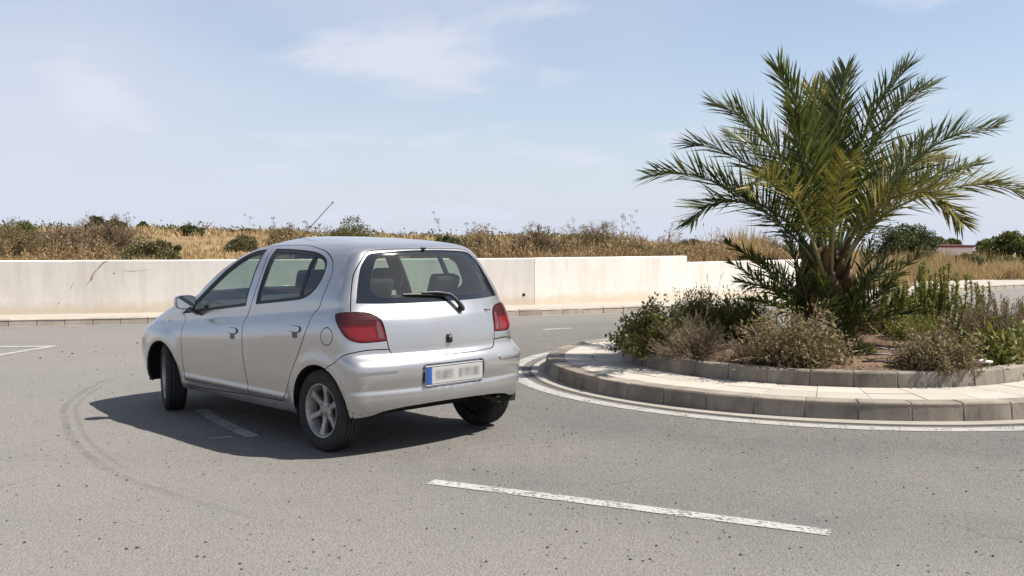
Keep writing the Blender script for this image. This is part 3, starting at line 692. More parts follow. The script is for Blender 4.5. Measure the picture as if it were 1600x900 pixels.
    wa = m.build('rear_wiper', M_BLACK, tg, True, auto=50)
    m = MB(); m.tube([wp(-.06, 1.073, .012), wp(.08, 1.086, .012), wp(.20, 1.092, .012), wp(.315, 1.094, .012)], [.010, .013, .011, .006], 6); m.build('wiper_blade', M_RUBBER_GAP, wa, True, auto=50)
    # washer jet and high brake light
    m = MB(); m.box((rx(0, 1.405)-.018, -.012, 1.405), (rx(0, 1.405)+.03, .012, 1.421)); m.build('washer_jet', M_BLACK, tg, bevel=.004)
    m = MB(); m.box((rx(0, 1.355)+.03, -.11, 1.345), (rx(0, 1.355)+.06, .11, 1.366)); m.build('high_brake_light', M_LAMP, tg, bevel=.004)
    # number plate in a shallow recess
    rb = objs['rear_bumper'][0]
    objs['plate_recess'][0].parent = rb
    m = MB(); m.box((-.004, -.262, -.058), (.004, .262, .058)); m.build('number_plate', M_PLATE, rb, loc=(-.5235, 0, .527), bevel=.002)
    m = MB()
    fr = [(-.270, -.066), (.270, -.066), (.270, .066), (-.270, .066)]
    for (a, b) in zip(fr, fr[1:]+fr[:1]): m.tube([(-.521, a[0], .527+a[1]), (-.521, b[0], .527+b[1])], .005, 6)
    m.build('plate_frame', flat('plate_rim', (.20, .20, .21), .4, .4), rb)
    # mirrors
    for s in (1, -1):
        m = MB(); v = []
        prof = [(0, .55), (.018, .80), (.05, .96), (.085, 1.0), (.105, .97), (.115, .95)]
        n = 28
        for d, k in prof:
            for i in range(n):
                a = 2*math.pi*i/n; cx_, sx_ = math.cos(a), math.sin(a)
                v.append((.115-d, .083*k*np.sign(cx_)*abs(cx_)**.6, .059*k*np.sign(sx_)*abs(sx_)**.62))
        f = [(j*n+i, j*n+(i+1) % n, (j+1)*n+(i+1) % n, (j+1)*n+i) for j in range(len(prof)-1) for i in range(n)] + [tuple(range(n))]
        m.add(v, f); mr_ = m.build('door_mirror', M_SILVER, car, True, auto=40, loc=(1.80, s*.872, .964), rz=R(-6*s))
        g = []
        for i in range(n):
            a = 2*math.pi*i/n; cx_, sx_ = math.cos(a), math.sin(a); g.append((.074*np.sign(cx_)*abs(cx_)**.55, .050*np.sign(sx_)*abs(sx_)**.55))
        m = MB(); m.prism(g, .0065, .010, 'x'); o = m.build('mirror_glass', M_MIRROR, mr_)
        m = MB(); m.prism([(a*1.09, b*1.10) for a, b in g], .0075, .03, 'x'); m.build('mirror_surround', M_BLACK, mr_)
        m = MB(); m.add([(-.02, -s*.03, -.035), (.06, -s*.03, -.035), (.10, -s*.135, -.105), (-.03, -s*.135, -.105), (-.01, -s*.02, -.062), (.05, -s*.02, -.062), (.10, -s*.135, -.128), (-.05, -s*.135, -.125)],
                        [(0,1,2,3),(7,6,5,4),(0,4,5,1),(1,5,6,2),(2,6,7,3),(3,7,4,0)]); m.build('mirror_arm', M_BLACK, mr_, bevel=.006)
    # aerial
    m = MB(); m.tube([(1.255, .15, 1.468), (1.225, .15, 1.490)], [.016, .009], 10); m.tube([(1.23, .15, 1.486), (.765, .15, 1.765)], [.0038, .0028], 6); m.tube([(.77, .15, 1.762), (.755, .15, 1.771)], .005, 6)
    m.build('roof_aerial', M_BLACK, car, True)
    # underside, wheel wells, silencer
    m = MB(); m.box((-.10, -.50, .22), (2.85, .50, .32)); m.box((.36, -.73, .225), (2.0, .73, .32)); m.box((-.34, -.50, .40), (-.08, .50, .46)); m.build('underbody', M_LINER, car)
    for xa in (-.008, 2.372):
        for s in (1, -1):
            m = MB(); pr = [(.335, .50), (.335, .765)]; n = 28; v = []; f = []
            for i in range(n):
                a = math.pi*(-.06+1.12*i/(n-1))
                for r_, h in ((.02, .50), (.345, .50), (.345, .775)): v.append((xa+r_*math.cos(a), s*h, .288+r_*math.sin(a)))
            for i in range(n-1):
                for k in range(2): f.append((i*3+k, i*3+k+1, i*3+4+k, i*3+3+k))
            m.add(v, f); m.build('wheel_arch_liner', M_LINER, car, True, auto=40)
    m = MB(); m.tube([(-.16, -.24, .335), (-.16, -.56, .335)], .075, 18); m.build('silencer', flat('exhaust_steel', (.09, .08, .07), .55, .6), car, True, auto=40)
    m = MB(); m.tube([(-.20, -.50, .30), (-.33, -.50, .285), (-.455, -.505, .272)], .024, 14, cap=False); m.tube([(-.33, -.50, .285), (-.454, -.505, .272)], .021, 14, cap=False); m.build('tail_pipe', flat('pipe_steel', (.30, .27, .23), .4, .9), car, True, auto=60)
    # wheels
    Rr = .2895
    tyre = [(.186, -.072), (.205, -.083), (.235, -.087), (.262, -.084), (.280, -.074), (.2865, -.062)]
    for g in (-.045, -.015, .015, .045): tyre += [(Rr-.0005, g-.010), (.2815, g-.007), (.2815, g-.002), (Rr, g+.001)] if False else [(Rr, g-.008), (.2815, g-.005), (.2815, g), (Rr, g+.003)]
    tyre += [(.2865, .062), (.280, .074), (.262, .084), (.235, .087), (.205, .083), (.186, .072)]
    rimp = [(.172, -.07), (.170, .02), (.176, .060), (.188, .066), (.1925, .0715), (.190, .0755), (.183, .074), (.176, .066), (.168, .045), (.160, .0)]
    def wheel(x, s, steer):
        w = MB().lathe([(.0, -.062), (.171, -.062), (.171, -.055), (.118, -.03), (.118, .0), (.07, .004), (.0, .006)], 32).build('wheel', M_DISC, car, True, auto=40)  # includes a dark back disc added to cover the sunlit rim interior
        w.location = (x, s*.715, Rr-.003); w.rotation_euler = (0, R(8 if s > 0 else 31), R(steer) + (0 if s > 0 else math.pi))
        MB().lathe(tyre, 72).build('tyre', M_TYRE, w, True, auto=38)
        m = MB().lathe(rimp, 64)
        # centre and six spokes
        m.lathe([(.0, .050), (.024, .050), (.030, .044), (.060, .040), (.066, .030), (.060, .010)], 36)
        for k in range(6):
            a = math.pi/2 + R(15) + k*math.pi/3
            ca, sa = math.cos(a), math.sin(a)
            def q(r, t, h): return (r*ca - t*sa, h, r*sa + t*ca)
            v = []
            for r_, wd, h in ((.045, .024, .040), (.09, .018, .045), (.135, .020, .053), (.178, .031, .060)):
                v += [q(r_, -wd, h-.030), q(r_, -wd, h-.006), q(r_, -wd*.72, h), q(r_, wd*.72, h), q(r_, wd, h-.006), q(r_, wd, h-.030)]
            f = [(i*6+j, i*6+(j+1) % 6, (i+1)*6+(j+1) % 6, (i+1)*6+j) for i in range(3) for j in range(6)] + [(5,4,3,2,1,0), (18,19,20,21,22,23)]
            m.add(v, f)
        m.build('rim', M_RIM, w, True, auto=32)
        for k in range(4):
            a = math.pi/4*1.3 + k*math.pi/2
            MB().lathe([(.0125, .030), (.0125, .0425), (.0105, .0445)], 14, c=(.048*math.cos(a), 0, .048*math.sin(a))).lathe([(.0, .036), (.0095, .036), (.0095, .043)], 8, c=(.048*math.cos(a), 0, .048*math.sin(a))).build('wheel_nut', M_BLACK, w)
    for x, s, st in ((0, 1, 0), (0, -1, 0), (2.37, 1, -20), (2.37, -1, -18)): wheel(x, s, st)
    # ---- cabin
    def cushion(name, a, b, M, parent, bev=.05, sub=0, mat=M_SEAT):
        m = MB(); m.box(a, b, M); o = m.build(name, mat, parent, True, bevel=bev); return o
    def seat(y, x, rake=17, head=1.19):
        Mb = Matrix.Translation((x-.18, y, .52)) @ Matrix.Rotation(R(-rake), 4, 'Y')
        s_ = cushion('front_seat', (-.08, -.25, -.05), (.09, .25, .50), Mb, car, .06)
        cushion('seat_cushion', (x-.20, y-.25, .38), (x+.30, y+.25, .53), None, s_, .05)
        Mh = Mb @ Matrix.Translation((0, 0, .535))
        cushion('headrest', (-.05, -.138, .03), (.06, .138, .215), Mh, s_, .045)
        for d in (-.06, .06): MB().tube([Mh @ Vector((0, d, -.08)), Mh @ Vector((0, d, .06))], .007, 8).build('headrest_post', M_CHROME, s_)
    seat(.345, 1.12); seat(-.345, 1.08)
    Mb = Matrix.Translation((.20, 0, .50)) @ Matrix.Rotation(R(-20), 4, 'Y')
    rs = cushion('rear_seat', (-.07, -.60, -.05), (.08, .60, .50), Mb, car, .06)
    cushion('rear_cushion', (.10, -.60, .36), (.60, .60, .50), None, rs, .05)
    for y in (.32, -.32): cushion('rear_headrest', (-.045, -.125, .575), (.05, .125, .755), Mb @ Matrix.Translation((0, y, 0)), rs, .035)
    for y in (.27, .37, -.27, -.37): MB().tube([Mb @ Vector((0, y, .46)), Mb @ Vector((0, y, .60))], .007, 8).build('headrest_post', M_CHROME, rs)
    m = MB(); m.box((-.30, -.60, .955), (-.06, .60, .965)); m.build('parcel_shelf', M_TRIM, car)
    m = MB(); m.prism([(1.70, .60), (1.66, .84), (1.74, .925), (1.95, .955), (2.10, .95), (2.10, .60)], -.70, .70, 'y'); db = m.build('dashboard', M_TRIM, car, bevel=.015)
    m = MB(); m.prism([(1.80, .93), (1.83, .99), (1.93, .985), (2.0, .95)], -.22, .22, 'y'); m.build('dial_cowl', M_TRIM, db, bevel=.012)
    # steering wheel on the right
    Ms = Matrix.Translation((1.55, -.345, .90)) @ Matrix.Rotation(R(-62), 4, 'Y')
    ring = [Ms @ Vector((.182*math.cos(2*math.pi*i/32), .182*math.sin(2*math.pi*i/32), 0)) for i in range(33)]
    m = MB(); m.tube(ring, .016, 8, cap=False); m.tube([Ms @ Vector((0, -.17, 0)), Ms @ Vector((0, 0, -.02)), Ms @ Vector((0, .17, 0))], .02, 6); m.tube([Ms @ Vector((0, 0, 0)), Ms @ Vector((0, 0, -.25))], [.06, .04], 10)
    m.build('steering_wheel', M_BLACK, car, True, auto=50)
    m = MB(); m.box((1.36, -.115, 1.315), (1.385, .115, 1.375)); m.tube([(1.385, 0, 1.36), (1.43, 0, 1.385)], .010, 8); m.build('interior_mirror', M_BLACK, car, bevel=.01)
    for y in (.36, -.36):
        m = MB(); m.box((1.16, y-.17, 1.372), (1.28, y+.13, 1.384)); m.build('sun_visor', M_TRIM, car, bevel=.004)
    return car
CAR = build_car()

# ================================================================== setting
rng = np.random.default_rng(11)
HZ = 365.3                                     # row of the horizon in the photograph's pixels, used to read sizes off it
def unpx(px, py, depth):
    """a point of the place, from its place in the photograph and its measured distance"""
    a = (px-800)/1600.; b = (450-py)/1600.; c, s = math.cos(R(3.03)), math.sin(R(3.03))
    d = Vector((a, c+b*s, -s+b*c)); return Vector((0, 0, CAM_H)) + d*(depth/d.y)
IC = Vector((3.45, 11.30))                      # centre of the roundabout
KERB = [(-40, 9.5), (-22, 13.5), (-14, 15.35), (-8.4, 16.72), (-6, 17.25), (-3, 17.98), (.24, 18.90), (2.0, 19.62), (4.8, 20.85), (7.2, 22.4), (9.5, 24.6), (11.9, 26.9), (14.4, 28.6), (18, 30.3), (26, 32.6), (60, 39)]
WALL = [(-30, 13.2), (-14, 16.65), (-8.95, 17.80), (-4.7, 18.82), (0, 20.24), (.45, 20.37, 1), (2.7, 21.42), (3.75, 21.98), (5.8, 23.15), (7.3, 24.1)]
def curve(pts, step=.25):
    return [Vector(q) for q in catmull(pts, False, step)]
def yline(pts, x): return float(np.interp(x, [p[0] for p in pts], [p[1] for p in pts]))
M_ASPH = mat_asphalt(); M_PAINT = mat_paint('road_paint', .46, (.37, .362, .34)); M_PAINT2 = mat_paint('road_paint_fresh', .44, (.335, .32, .29)); M_FAINT = mat_paint('road_paint_worn', .44, (.34, .33, .32))
M_KERB = mat_concrete('kerb_concrete', (.235, .203, .160), (.31, .272, .220), (.06, .050, .040), .75, .4)
M_KERBF = mat_concrete('far_kerb_concrete', (.34, .29, .235), (.43, .375, .305), (.15, .12, .092), .40, .3)
M_SLAB = mat_concrete('pale_slab', (.38, .342, .288), (.455, .415, .358), (.28, .242, .195), .35, .25)
M_APRON = mat_concrete('apron_concrete', (.31, .28, .235), (.37, .34, .295), (.20, .175, .14), .40, .3)
M_MORTAR = mat_concrete('joint_mortar', (.26, .205, .155), (.34, .28, .22), (.14, .11, .085), .4, .4)
M_WALL = mat_wall()
def mat_soil(name, cols, bump=.8, sc=1.0):
    m = N(name); p = m.pos(); n = m.noise(p, 7*sc, 8, .7); n2 = m.noise(p, 1.1*sc, 4, .6); v = m.voro(p, 45*sc)
    c = m.ramp(n, [(.28, cols[0]), (.5, cols[1]), (.72, cols[2])]); c = m.mix(.45, c, m.ramp(n2, [(.35, cols[0]), (.65, cols[2])]))
    m.set(col=c, rough=.95, spec=.15, normal=m.bump(m.math('ADD', n, m.math('MULTIPLY', v, -.4)), bump, .03)); return m.m
M_SOIL = mat_soil('island_soil', ((.055, .032, .020), (.115, .070, .045), (.20, .135, .092)))
M_FIELD = mat_soil('dry_field', ((.13, .08, .04), (.21, .138, .07), (.29, .205, .112)), .6, .35)
M_DIRT = mat_soil('pale_verge', ((.17, .135, .095), (.24, .20, .15), (.30, .26, .205)), .5, .6)

# ---- terrain to the horizon
def terrain():
    xs = np.concatenate([-np.geomspace(2600, 30, 22), np.linspace(-28, 34, 94), np.geomspace(37, 2600, 22)])
    ys = np.concatenate([[-60, -30, -10], np.linspace(0, 60, 121), np.geomspace(64, 3200, 30)])
    wx = [p[0] for p in WALL]; wy = [p[1] for p in WALL]; kx = [p[0] for p in KERB]; ky = [p[1] for p in KERB]
    X, Y = np.meshgrid(xs, ys); yw = np.interp(X, wx, wy); yk = np.interp(X, kx, ky)
    left = np.clip((9.5-X)/3.0, 0, 1); left = left*left*(3-2*left)
    sL = Y-yw-.66; sR = Y-yk-2.4
    wl_ = np.clip((-.08-X/np.maximum(Y, 1))/.25, 0, 1)
    hl = np.where(sL > 0, .84+.009*np.clip(sL, 0, 30)+wl_*.013*np.clip(sL-6, 0, 50)-.020*np.clip(Y-95, 0, 1e5), -.06)
    hr = np.where(sR > 0, np.minimum(.06+.014*sR, .34), -.06) - 2.2*np.clip((Y-46)/22, 0, 1)*np.clip((X-18)/6, 0, 1)-.018*np.clip(Y-80, 0, 1e5)
    H = np.where(left > .999, hl, hr*(1-left)+np.where(sL > 0, hl, -.06)*left)
    H += np.where(H > 0, .05*np.sin(X*1.3+Y*.7)*np.cos(Y*.9-X*.4), 0)
    v = np.stack([X, Y, H], -1).reshape(-1, 3); nx = len(xs); f = [(j*nx+i, j*nx+i+1, (j+1)*nx+i+1, (j+1)*nx+i) for j in range(len(ys)-1) for i in range(nx-1)]
    me = mesh('terrain', v, f, M_FIELD, True); o = obj('terrain', me); tag(o, kind='structure')
    return lambda x, y: float(H[np.abs(ys-y).argmin(), np.abs(xs-x).argmin()])
GROUND = terrain()
def ribbon(name, L, Rr, z, mat):
    n = len(L); v = [(p[0], p[1], z) for p in L] + [(p[0], p[1], z) for p in Rr]
    me = mesh(name, v, [(i, i+1, n+i+1, n+i) for i in range(n-1)], mat)
    bm = bmesh.new(); bm.from_mesh(me); bmesh.ops.recalc_face_normals(bm, faces=bm.faces)
    if sum(f.normal.z for f in bm.faces) < 0: bmesh.ops.reverse_faces(bm, faces=bm.faces)
    bm.to_mesh(me); bm.free(); return obj(name, me)
kc = curve(KERB, .5)
road = ribbon('road', [(p.x, p.y) for p in kc], [(p.x*1.0, -30) for p in kc], 0.0, M_ASPH); tag(road, kind='structure')
# side road and crossing to the right of the island, seen past the shrubs
def offset(pts, d):
    out = []
    for i, p in enumerate(pts):
        t = (pts[min(i+1, len(pts)-1)]-pts[max(i-1, 0)]).normalized(); out.append(Vector((p.x-t.y*d, p.y+t.x*d)))
    return out
kf = curve(KERB, .12)
# ---- kerb stones: one mesh per stone (shared along the straight kerb)
def stone_mesh(name, L, W, Hh, mat, batter=.02, cham=.018):
    sec = [(0, -.05), (batter*.2, 0), (batter, Hh-cham), (batter+cham*.8, Hh-.003), (batter+cham*1.6, Hh), (W, Hh), (W, -.05)]
    v = []; k = len(sec)
    for x, s in ((0, .004), (.006, 0), (L-.006, 0), (L, .004)):
        for i, (y, z) in enumerate(sec): v.append((x, y+(s if i in (1, 2, 3) else 0), z-(s*.6 if i in (3, 4, 5) else 0)))
    f = [(a*k+i, a*k+i+1, (a+1)*k+i+1, (a+1)*k+i) for a in range(3) for i in range(k-1)] + [tuple(range(k-1, -1, -1)), tuple(range(3*k, 4*k))]
    me = mesh(name, v, f, mat); bm = bmesh.new(); bm.from_mesh(me); bmesh.ops.recalc_face_normals(bm, faces=bm.faces); bm.to_mesh(me); bm.free(); return me
PZ = .120
pave = ribbon('pavement', [(p.x, p.y) for p in offset(kf, .14)], [(p.x, p.y) for p in offset(kf, 2.55)], PZ-.012, M_SLAB); tag(pave, kind='structure')
far_kerb = empty('road_kerb'); tag(far_kerb, kind='structure')
sm = stone_mesh('kerb_stone', .425, .15, PZ, M_KERBF)
ln = 0.0; cum = [0.0]
for a, b in zip(kf, kf[1:]): cum.append(cum[-1]+(b-a).length)
def at_len(s):
    i = min(max(int(np.searchsorted(cum, s))-1, 0), len(kf)-2); t = (s-cum[i])/max(1e-9, cum[i+1]-cum[i]); return kf[i].lerp(kf[i+1], t), (kf[i+1]-kf[i]).normalized()
s = 0.0
while s < cum[-1]-.5:
    p, t = at_len(s)
    if -10.5 < p.x < 19:
        o = obj('kerb_stone', sm, far_kerb, (p.x, p.y, random.uniform(-.004, .004)), math.atan2(t.y, t.x)+random.uniform(-.008, .008))
    s += .434
ribbon_m = ribbon('kerb_bedding', [(p.x, p.y) for p in offset(kf, .012)], [(p.x, p.y) for p in offset(kf, .15)], PZ-.02, M_MORTAR); tag(ribbon_m, kind='structure')
bedf = MB()
kk = [p for p in offset(kf, .032) if -11 < p.x < 20]
bedf.add([(p.x, p.y, -.03) for p in kk] + [(p.x, p.y, PZ-.025) for p in kk], [(i, i+1, len(kk)+i+1, len(kk)+i) for i in range(len(kk)-1)]).build('joint_mortar', M_MORTAR, far_kerb)
# slabs of the far pavement (joints) beside the wall
# ---- boundary wall in cast panels
def wall_panel(pts, z0, z1a, z1b, th, parent, mat=M_WALL, ends=True):
    n = len(pts); back = offset(pts, th); m = MB(); v = []
    for i in range(n):
        zt = z1a+(z1b-z1a)*i/(n-1); p, q = pts[i], back[i]
        v += [(p.x, p.y, z0), (p.x, p.y, zt-.012), (p.x*.9+q.x*.1, p.y*.9+q.y*.1, zt), (q.x, q.y, zt), (q.x, q.y, z0)]
    f = [(i*5+k, i*5+k+1, (i+1)*5+k+1, (i+1)*5+k) for i in range(n-1) for k in range(4)] + [(4, 3, 2, 1, 0), tuple((n-1)*5+k for k in range(5))]
    m.add(v, f); return m.build('wall_panel', mat, parent)
wall = empty('boundary_wall', (0, 0, 0)); tag(wall, 'long low white rendered wall behind the far pavement, stepped down at its right end', 'wall')
wc = curve(WALL, .2)
def sub(x0, x1): 
    q = [p for p in wc if x0 < p.x < x1]; return [Vector((x0, yline([(p.x, p.y) for p in wc], x0)))] + q + [Vector((x1, yline([(p.x, p.y) for p in wc], x1)))]
for x0, x1, za, zb in ((-26, -8.98, 1.16, 1.16), (-8.97, .448, 1.052, 1.036), (.455, 3.755, 1.040, 1.046), (3.76, 7.3, .905, .925)): wall_panel(sub(x0, x1), -.05, za, zb, .22, wall)
def on_wall(px, py):
    a = (px-800)/1600.
    for p, q in zip(wc, wc[1:]):
        fa = p.x-a*p.y; fb = q.x-a*q.y      # pinhole column test (tiny pitch ignored)
        if fa <= 0 <= fb or fb <= 0 <= fa:
            t = fa/(fa-fb+1e-12); b = p.lerp(q, t); d = (q-p).normalized(); w = unpx(px, py, b.y); return Vector((w.x, b.y, w.z)), Vector((d.y, -d.x, 0)), Vector((d.x, d.y, 0))
M_CRACK = flat('crack_brown', (.36, .26, .165), .95); M_HOLE = flat('hole_dark', (.015, .013, .012), .9)
def crack(pts, w):
    m = MB(); P_ = []
    for (x, y), ww in zip(pts, w):
        p, n, t = on_wall(x, y); P_.append((p+n*.003, t, ww))
    v = []
    for i, (p, t, ww) in enumerate(P_): j = random.uniform(-.006, .006); v += [p-t*(ww+j)+Vector((0, 0, -ww*.4)), p+t*(ww-j)+Vector((0, 0, ww*.4))]
    m.add(v, [(2*i, 2*i+1, 2*i+3, 2*i+2) for i in range(len(P_)-1)]).build('crack', M_CRACK, wall)
crack([(166, 407.5), (161, 411), (157, 415), (154, 419), (149.5, 423), (147, 427), (144, 432), (143, 437), (138, 441), (134, 446)], [.05, .03, .02, .022, .014, .02, .016, .026, .014, .004])
crack([(110, 452), (113, 446), (116, 441)], [.004, .010, .004])
crack([(193, 422.5), (200, 423.2), (210, 424), (218, 423), (226, 422), (236, 421.5)], [.004, .008, .011, .008, .008, .003])
for hx, hy, r_ in ((57, 475, .036), (818.5, 460.5, .032), (178, 427, .010), (92, 474, .009)):
    p, n, t = on_wall(hx, hy); m = MB(); m.tube([p-n*.01, p+n*.004], r_, 14); m.build('weep_hole', M_HOLE, wall)

# ---- road markings (painted, 4 mm proud)
def strip(name, pts, w, mat=M_PAINT, z=.004, parent=None):
    pts = [Vector(q) for q in pts]; L = offset(pts, w/2); Rr = offset(pts, -w/2)
    o = ribbon(name, [(p.x, p.y) for p in L], [(p.x, p.y) for p in Rr], z, mat)
    if parent: o.parent = parent
    return o
marks = empty('road_markings'); tag(marks, kind='structure')
strip('lane_dash', [(-.50, 6.21), (.1, 5.915), (.7, 5.61), (1.2, 5.355), (1.62, 5.135)], .115, M_PAINT, .004, marks)
strip('lane_dash', [(-1.94, 7.60), (-2.2, 7.98), (-2.45, 8.36), (-2.69, 8.80)], .11, M_FAINT, .004, marks)
strip('lane_dash', [(-2.10, 7.60), (-2.24, 7.53)], .05, M_FAINT, .0045, marks)
strip('lane_dash', [(.50, 16.20), (.95, 16.46)], .13, M_FAINT, .004, marks)
strip('splitter_line', [(-6.20, 13.80), (-7.0, 13.70), (-9.5, 13.4)], .16, M_PAINT2, .004, marks)
strip('splitter_line', [(-6.20, 13.79), (-6.42, 12.80), (-6.62, 11.9), (-6.9, 10.6)], .13, M_PAINT2, .0048, marks)
strip('edge_line', [(p.x, p.y) for p in offset(kf, -.10) if -11 < p.x < 14], .10, M_PAINT2, .004, marks)
def ring(name, r0, r1, z, mat, parent=None, n=160):
    v = []; f = []
    for i in range(n):
        a = 2*math.pi*i/n
        for r_ in (r0, r1): v.append((IC.x+r_*math.cos(a), IC.y+r_*math.sin(a), z))
    for i in range(n): j = (i+1) % n; f.append((2*i, 2*i+1, 2*j+1, 2*j))
    o = obj(name, mesh(name, v, f, mat), parent); return o
ring('circle_line', 3.345, 3.495, .004, M_PAINT2, marks)
tag(ring('gutter_apron', 3.06, 3.235, .006, M_APRON), kind='structure')
tag(ring('apron_joint', 3.235, 3.268, .003, flat('joint_tar', (.06, .055, .05), .9)), kind='structure')
# ---- roundabout island
def arc_stone(name, r0, r1, a0, a1, z0, z1, mat, parent, batter=.022, cham=.016, outer=True):
    v = []; k = 4
    sec = [(r1, z0), (r1-batter*.2, z0+.02), (r1-batter, z1-cham), (r1-batter-cham*.6, z1-.003), (r1-batter-cham*1.6, z1), (r0+.008, z1), (r0, z1-.008), (r0, z0)]
    ns = len(sec); dl = .0035/r1
    angs = [a0, a0+dl*1.6, .67*a0+.33*a1, .33*a0+.67*a1, a1-dl*1.6, a1]
    jz = random.uniform(-.003, .003); jr = random.uniform(-.004, .004)
    for ai, a in enumerate(angs):
        s_ = .004 if ai in (0, 5) else 0
        for i, (r_, z) in enumerate(sec):
            rr = r_+jr-(s_ if 0 < i < 5 else 0); v.append((IC.x+rr*math.cos(a), IC.y+rr*math.sin(a), z+jz-(s_ if 3 <= i <= 5 else 0)))
    f = [(j*ns+i, j*ns+i+1, (j+1)*ns+i+1, (j+1)*ns+i) for j in range(5) for i in range(ns-1)] + [tuple(range(ns-1, -1, -1)), tuple(range(5*ns, 6*ns))]
    m = MB().add(v, f); return m.build(name, mat, parent)
SZ = .150; IZ = .285
ik = empty('island_kerb'); tag(ik, kind='structure')
n = 46
for i in range(n): a = 2*math.pi*i/n; arc_stone('kerb_stone', 2.875, 3.095, a+.0010, a+2*math.pi/n-.0010, -.02, SZ, M_KERB, ik, .030)
ring('mortar_bed', 2.90, 3.055, SZ-.012, M_MORTAR, ik)
def drum(name, r, z0, z1, mat, parent, n=120):
    v = []; f = []
    for i in range(n):
        a = 2*math.pi*i/n; v += [(IC.x+r*math.cos(a), IC.y+r*math.sin(a), z0), (IC.x+r*math.cos(a), IC.y+r*math.sin(a), z1)]
    for i in range(n): j = (i+1) % n; f.append((2*i, 2*j, 2*j+1, 2*i+1))
    return obj(name, mesh(name, v, f, mat), parent)
drum('joint_mortar', 3.066, -.02, SZ-.012, M_MORTAR, ik)
bk = empty('planter_kerb'); tag(bk, kind='structure')
n = 36
for i in range(n): a = 2*math.pi*i/n; arc_stone('kerb_stone', 2.055, 2.205, a+.0014, a+2*math.pi/n-.0014, SZ-.02, IZ, M_KERB, bk, .022)
ring('mortar_bed', 2.07, 2.17, IZ-.012, M_MORTAR, bk); drum('joint_mortar', 2.178, SZ-.02, IZ-.012, M_MORTAR, bk)
ip = empty('island_paving'); tag(ip, kind='structure')
ring('slab_bedding', 2.10, 2.95, SZ-.018, M_MORTAR, ip)
for (ra, rb, n, sh) in ((2.212, 2.545, 40, 0), (2.551, 2.872, 40, .5)):
    for i in range(n):
        a0 = 2*math.pi*(i+sh*.0)/n + .0012; a1 = 2*math.pi*(i+1+sh*.0)/n - .0012; v = []
        z = SZ-.004+random.uniform(-.0022, .0022); tx, ty = random.uniform(-.004, .004), random.uniform(-.004, .004)
        for a in (a0, .5*(a0+a1), a1):
            for r_ in (ra+.003, rb-.003):
                v.append((IC.x+r_*math.cos(a), IC.y+r_*math.sin(a), z+(r_-2.5)*tx+(a-a0)*ty))
        w = [(x, y, z_-.03) for x, y, z_ in v]
        MB().add(v+w, [(0, 1, 3, 2), (2, 3, 5, 4), (0, 6, 7, 1), (1, 7, 9, 3), (3, 9, 11, 5), (5, 11, 10, 4), (4, 10, 8, 2), (2, 8, 6, 0)]).build('paving_slab', M_SLAB, ip)
def soil():
    n = 90; rs = np.linspace(0.02, 2.06, 40); v = []; f = []
    for j, r_ in enumerate(rs):
        for i in range(n):
            a = 2*math.pi*i/n; x, y = r_*math.cos(a), r_*math.sin(a)
            z = .255 + .10*(1-(r_/2.06)**2) + .022*math.sin(5*x+1.3)*math.cos(6*y) + .012*math.sin(17*x)*math.sin(15*y+1)+rng.normal(0, .006)
            v.append((IC.x+x, IC.y+y, z))
    for j in range(len(rs)-1):
        for i in range(n): k = (i+1) % n; f.append((j*n+i, (j+1)*n+i, (j+1)*n+k, j*n+k))
    o = obj('planting_soil', mesh('planting_soil', v, f, M_SOIL, True)); tag(o, kind='structure')
soil()
def SOILZ(x, y): r2 = ((x-IC.x)**2+(y-IC.y)**2)/4.24; return .255+.10*max(0, 1-r2)

# ---- dark curved tyre marks, loose stones
def mat_skid():
    m = N('tyre_mark'); p = m.pos(); n = m.noise(p, 5, 4, .6); f = m.noise(p, 80, 4, .7); e = m.co('UV')
    al = m.math('MULTIPLY', m.ramp(n, [(.35, .04), (.65, .20)]), m.ramp(f, [(.35, .3), (.6, 1.0)]))
    at = m.n.new('ShaderNodeAttribute'); at.attribute_name = 'edge'
    m.set(col=(.035, .033, .032), rough=.9, alpha=m.math('MULTIPLY', al, at.outputs['Fac'])); return m.m
M_SKID = mat_skid()
def skid(pts, w, z):
    c = curve(pts, .1); L1, L2, R1, R2 = offset(c, w), offset(c, w*.5), offset(c, -w*.5), offset(c, -w); n = len(c)
    v = [(p.x, p.y, z) for q in (L1, L2, R2, R1) for p in (q if q is not R2 else R1)] if False else [(p.x, p.y, z) for q in (L1, L2, R1, R2) for p in q]
    f = [(k*n+i, (k+1)*n+i, (k+1)*n+i+1, k*n+i+1) for k in range(3) for i in range(n-1)]
    me = mesh('tyre_mark', v, f, M_SKID); at = me.attributes.new('edge', 'FLOAT', 'POINT')
    fade = [min(1, i/12, (n-1-i)/25) for i in range(n)]
    at.data.foreach_set('value', [0]*n+fade+fade+[0]*n)
    o = obj('tyre_mark', me); tag(o, kind='structure')
sk = [(-3.2, 12.0), (-3.8, 11.5), (-4.12, 11.0), (-4.22, 10.4), (-3.98, 9.1), (-3.62, 8.23), (-3.13, 7.30), (-2.53, 6.45), (-2.02, 5.95), (-1.55, 5.55), (-1.0, 5.2), (-.4, 4.9)]
skid(sk, .040, .0032); skid([(x+.085, y+.05) for x, y in sk[2:10]], .024, .0036)
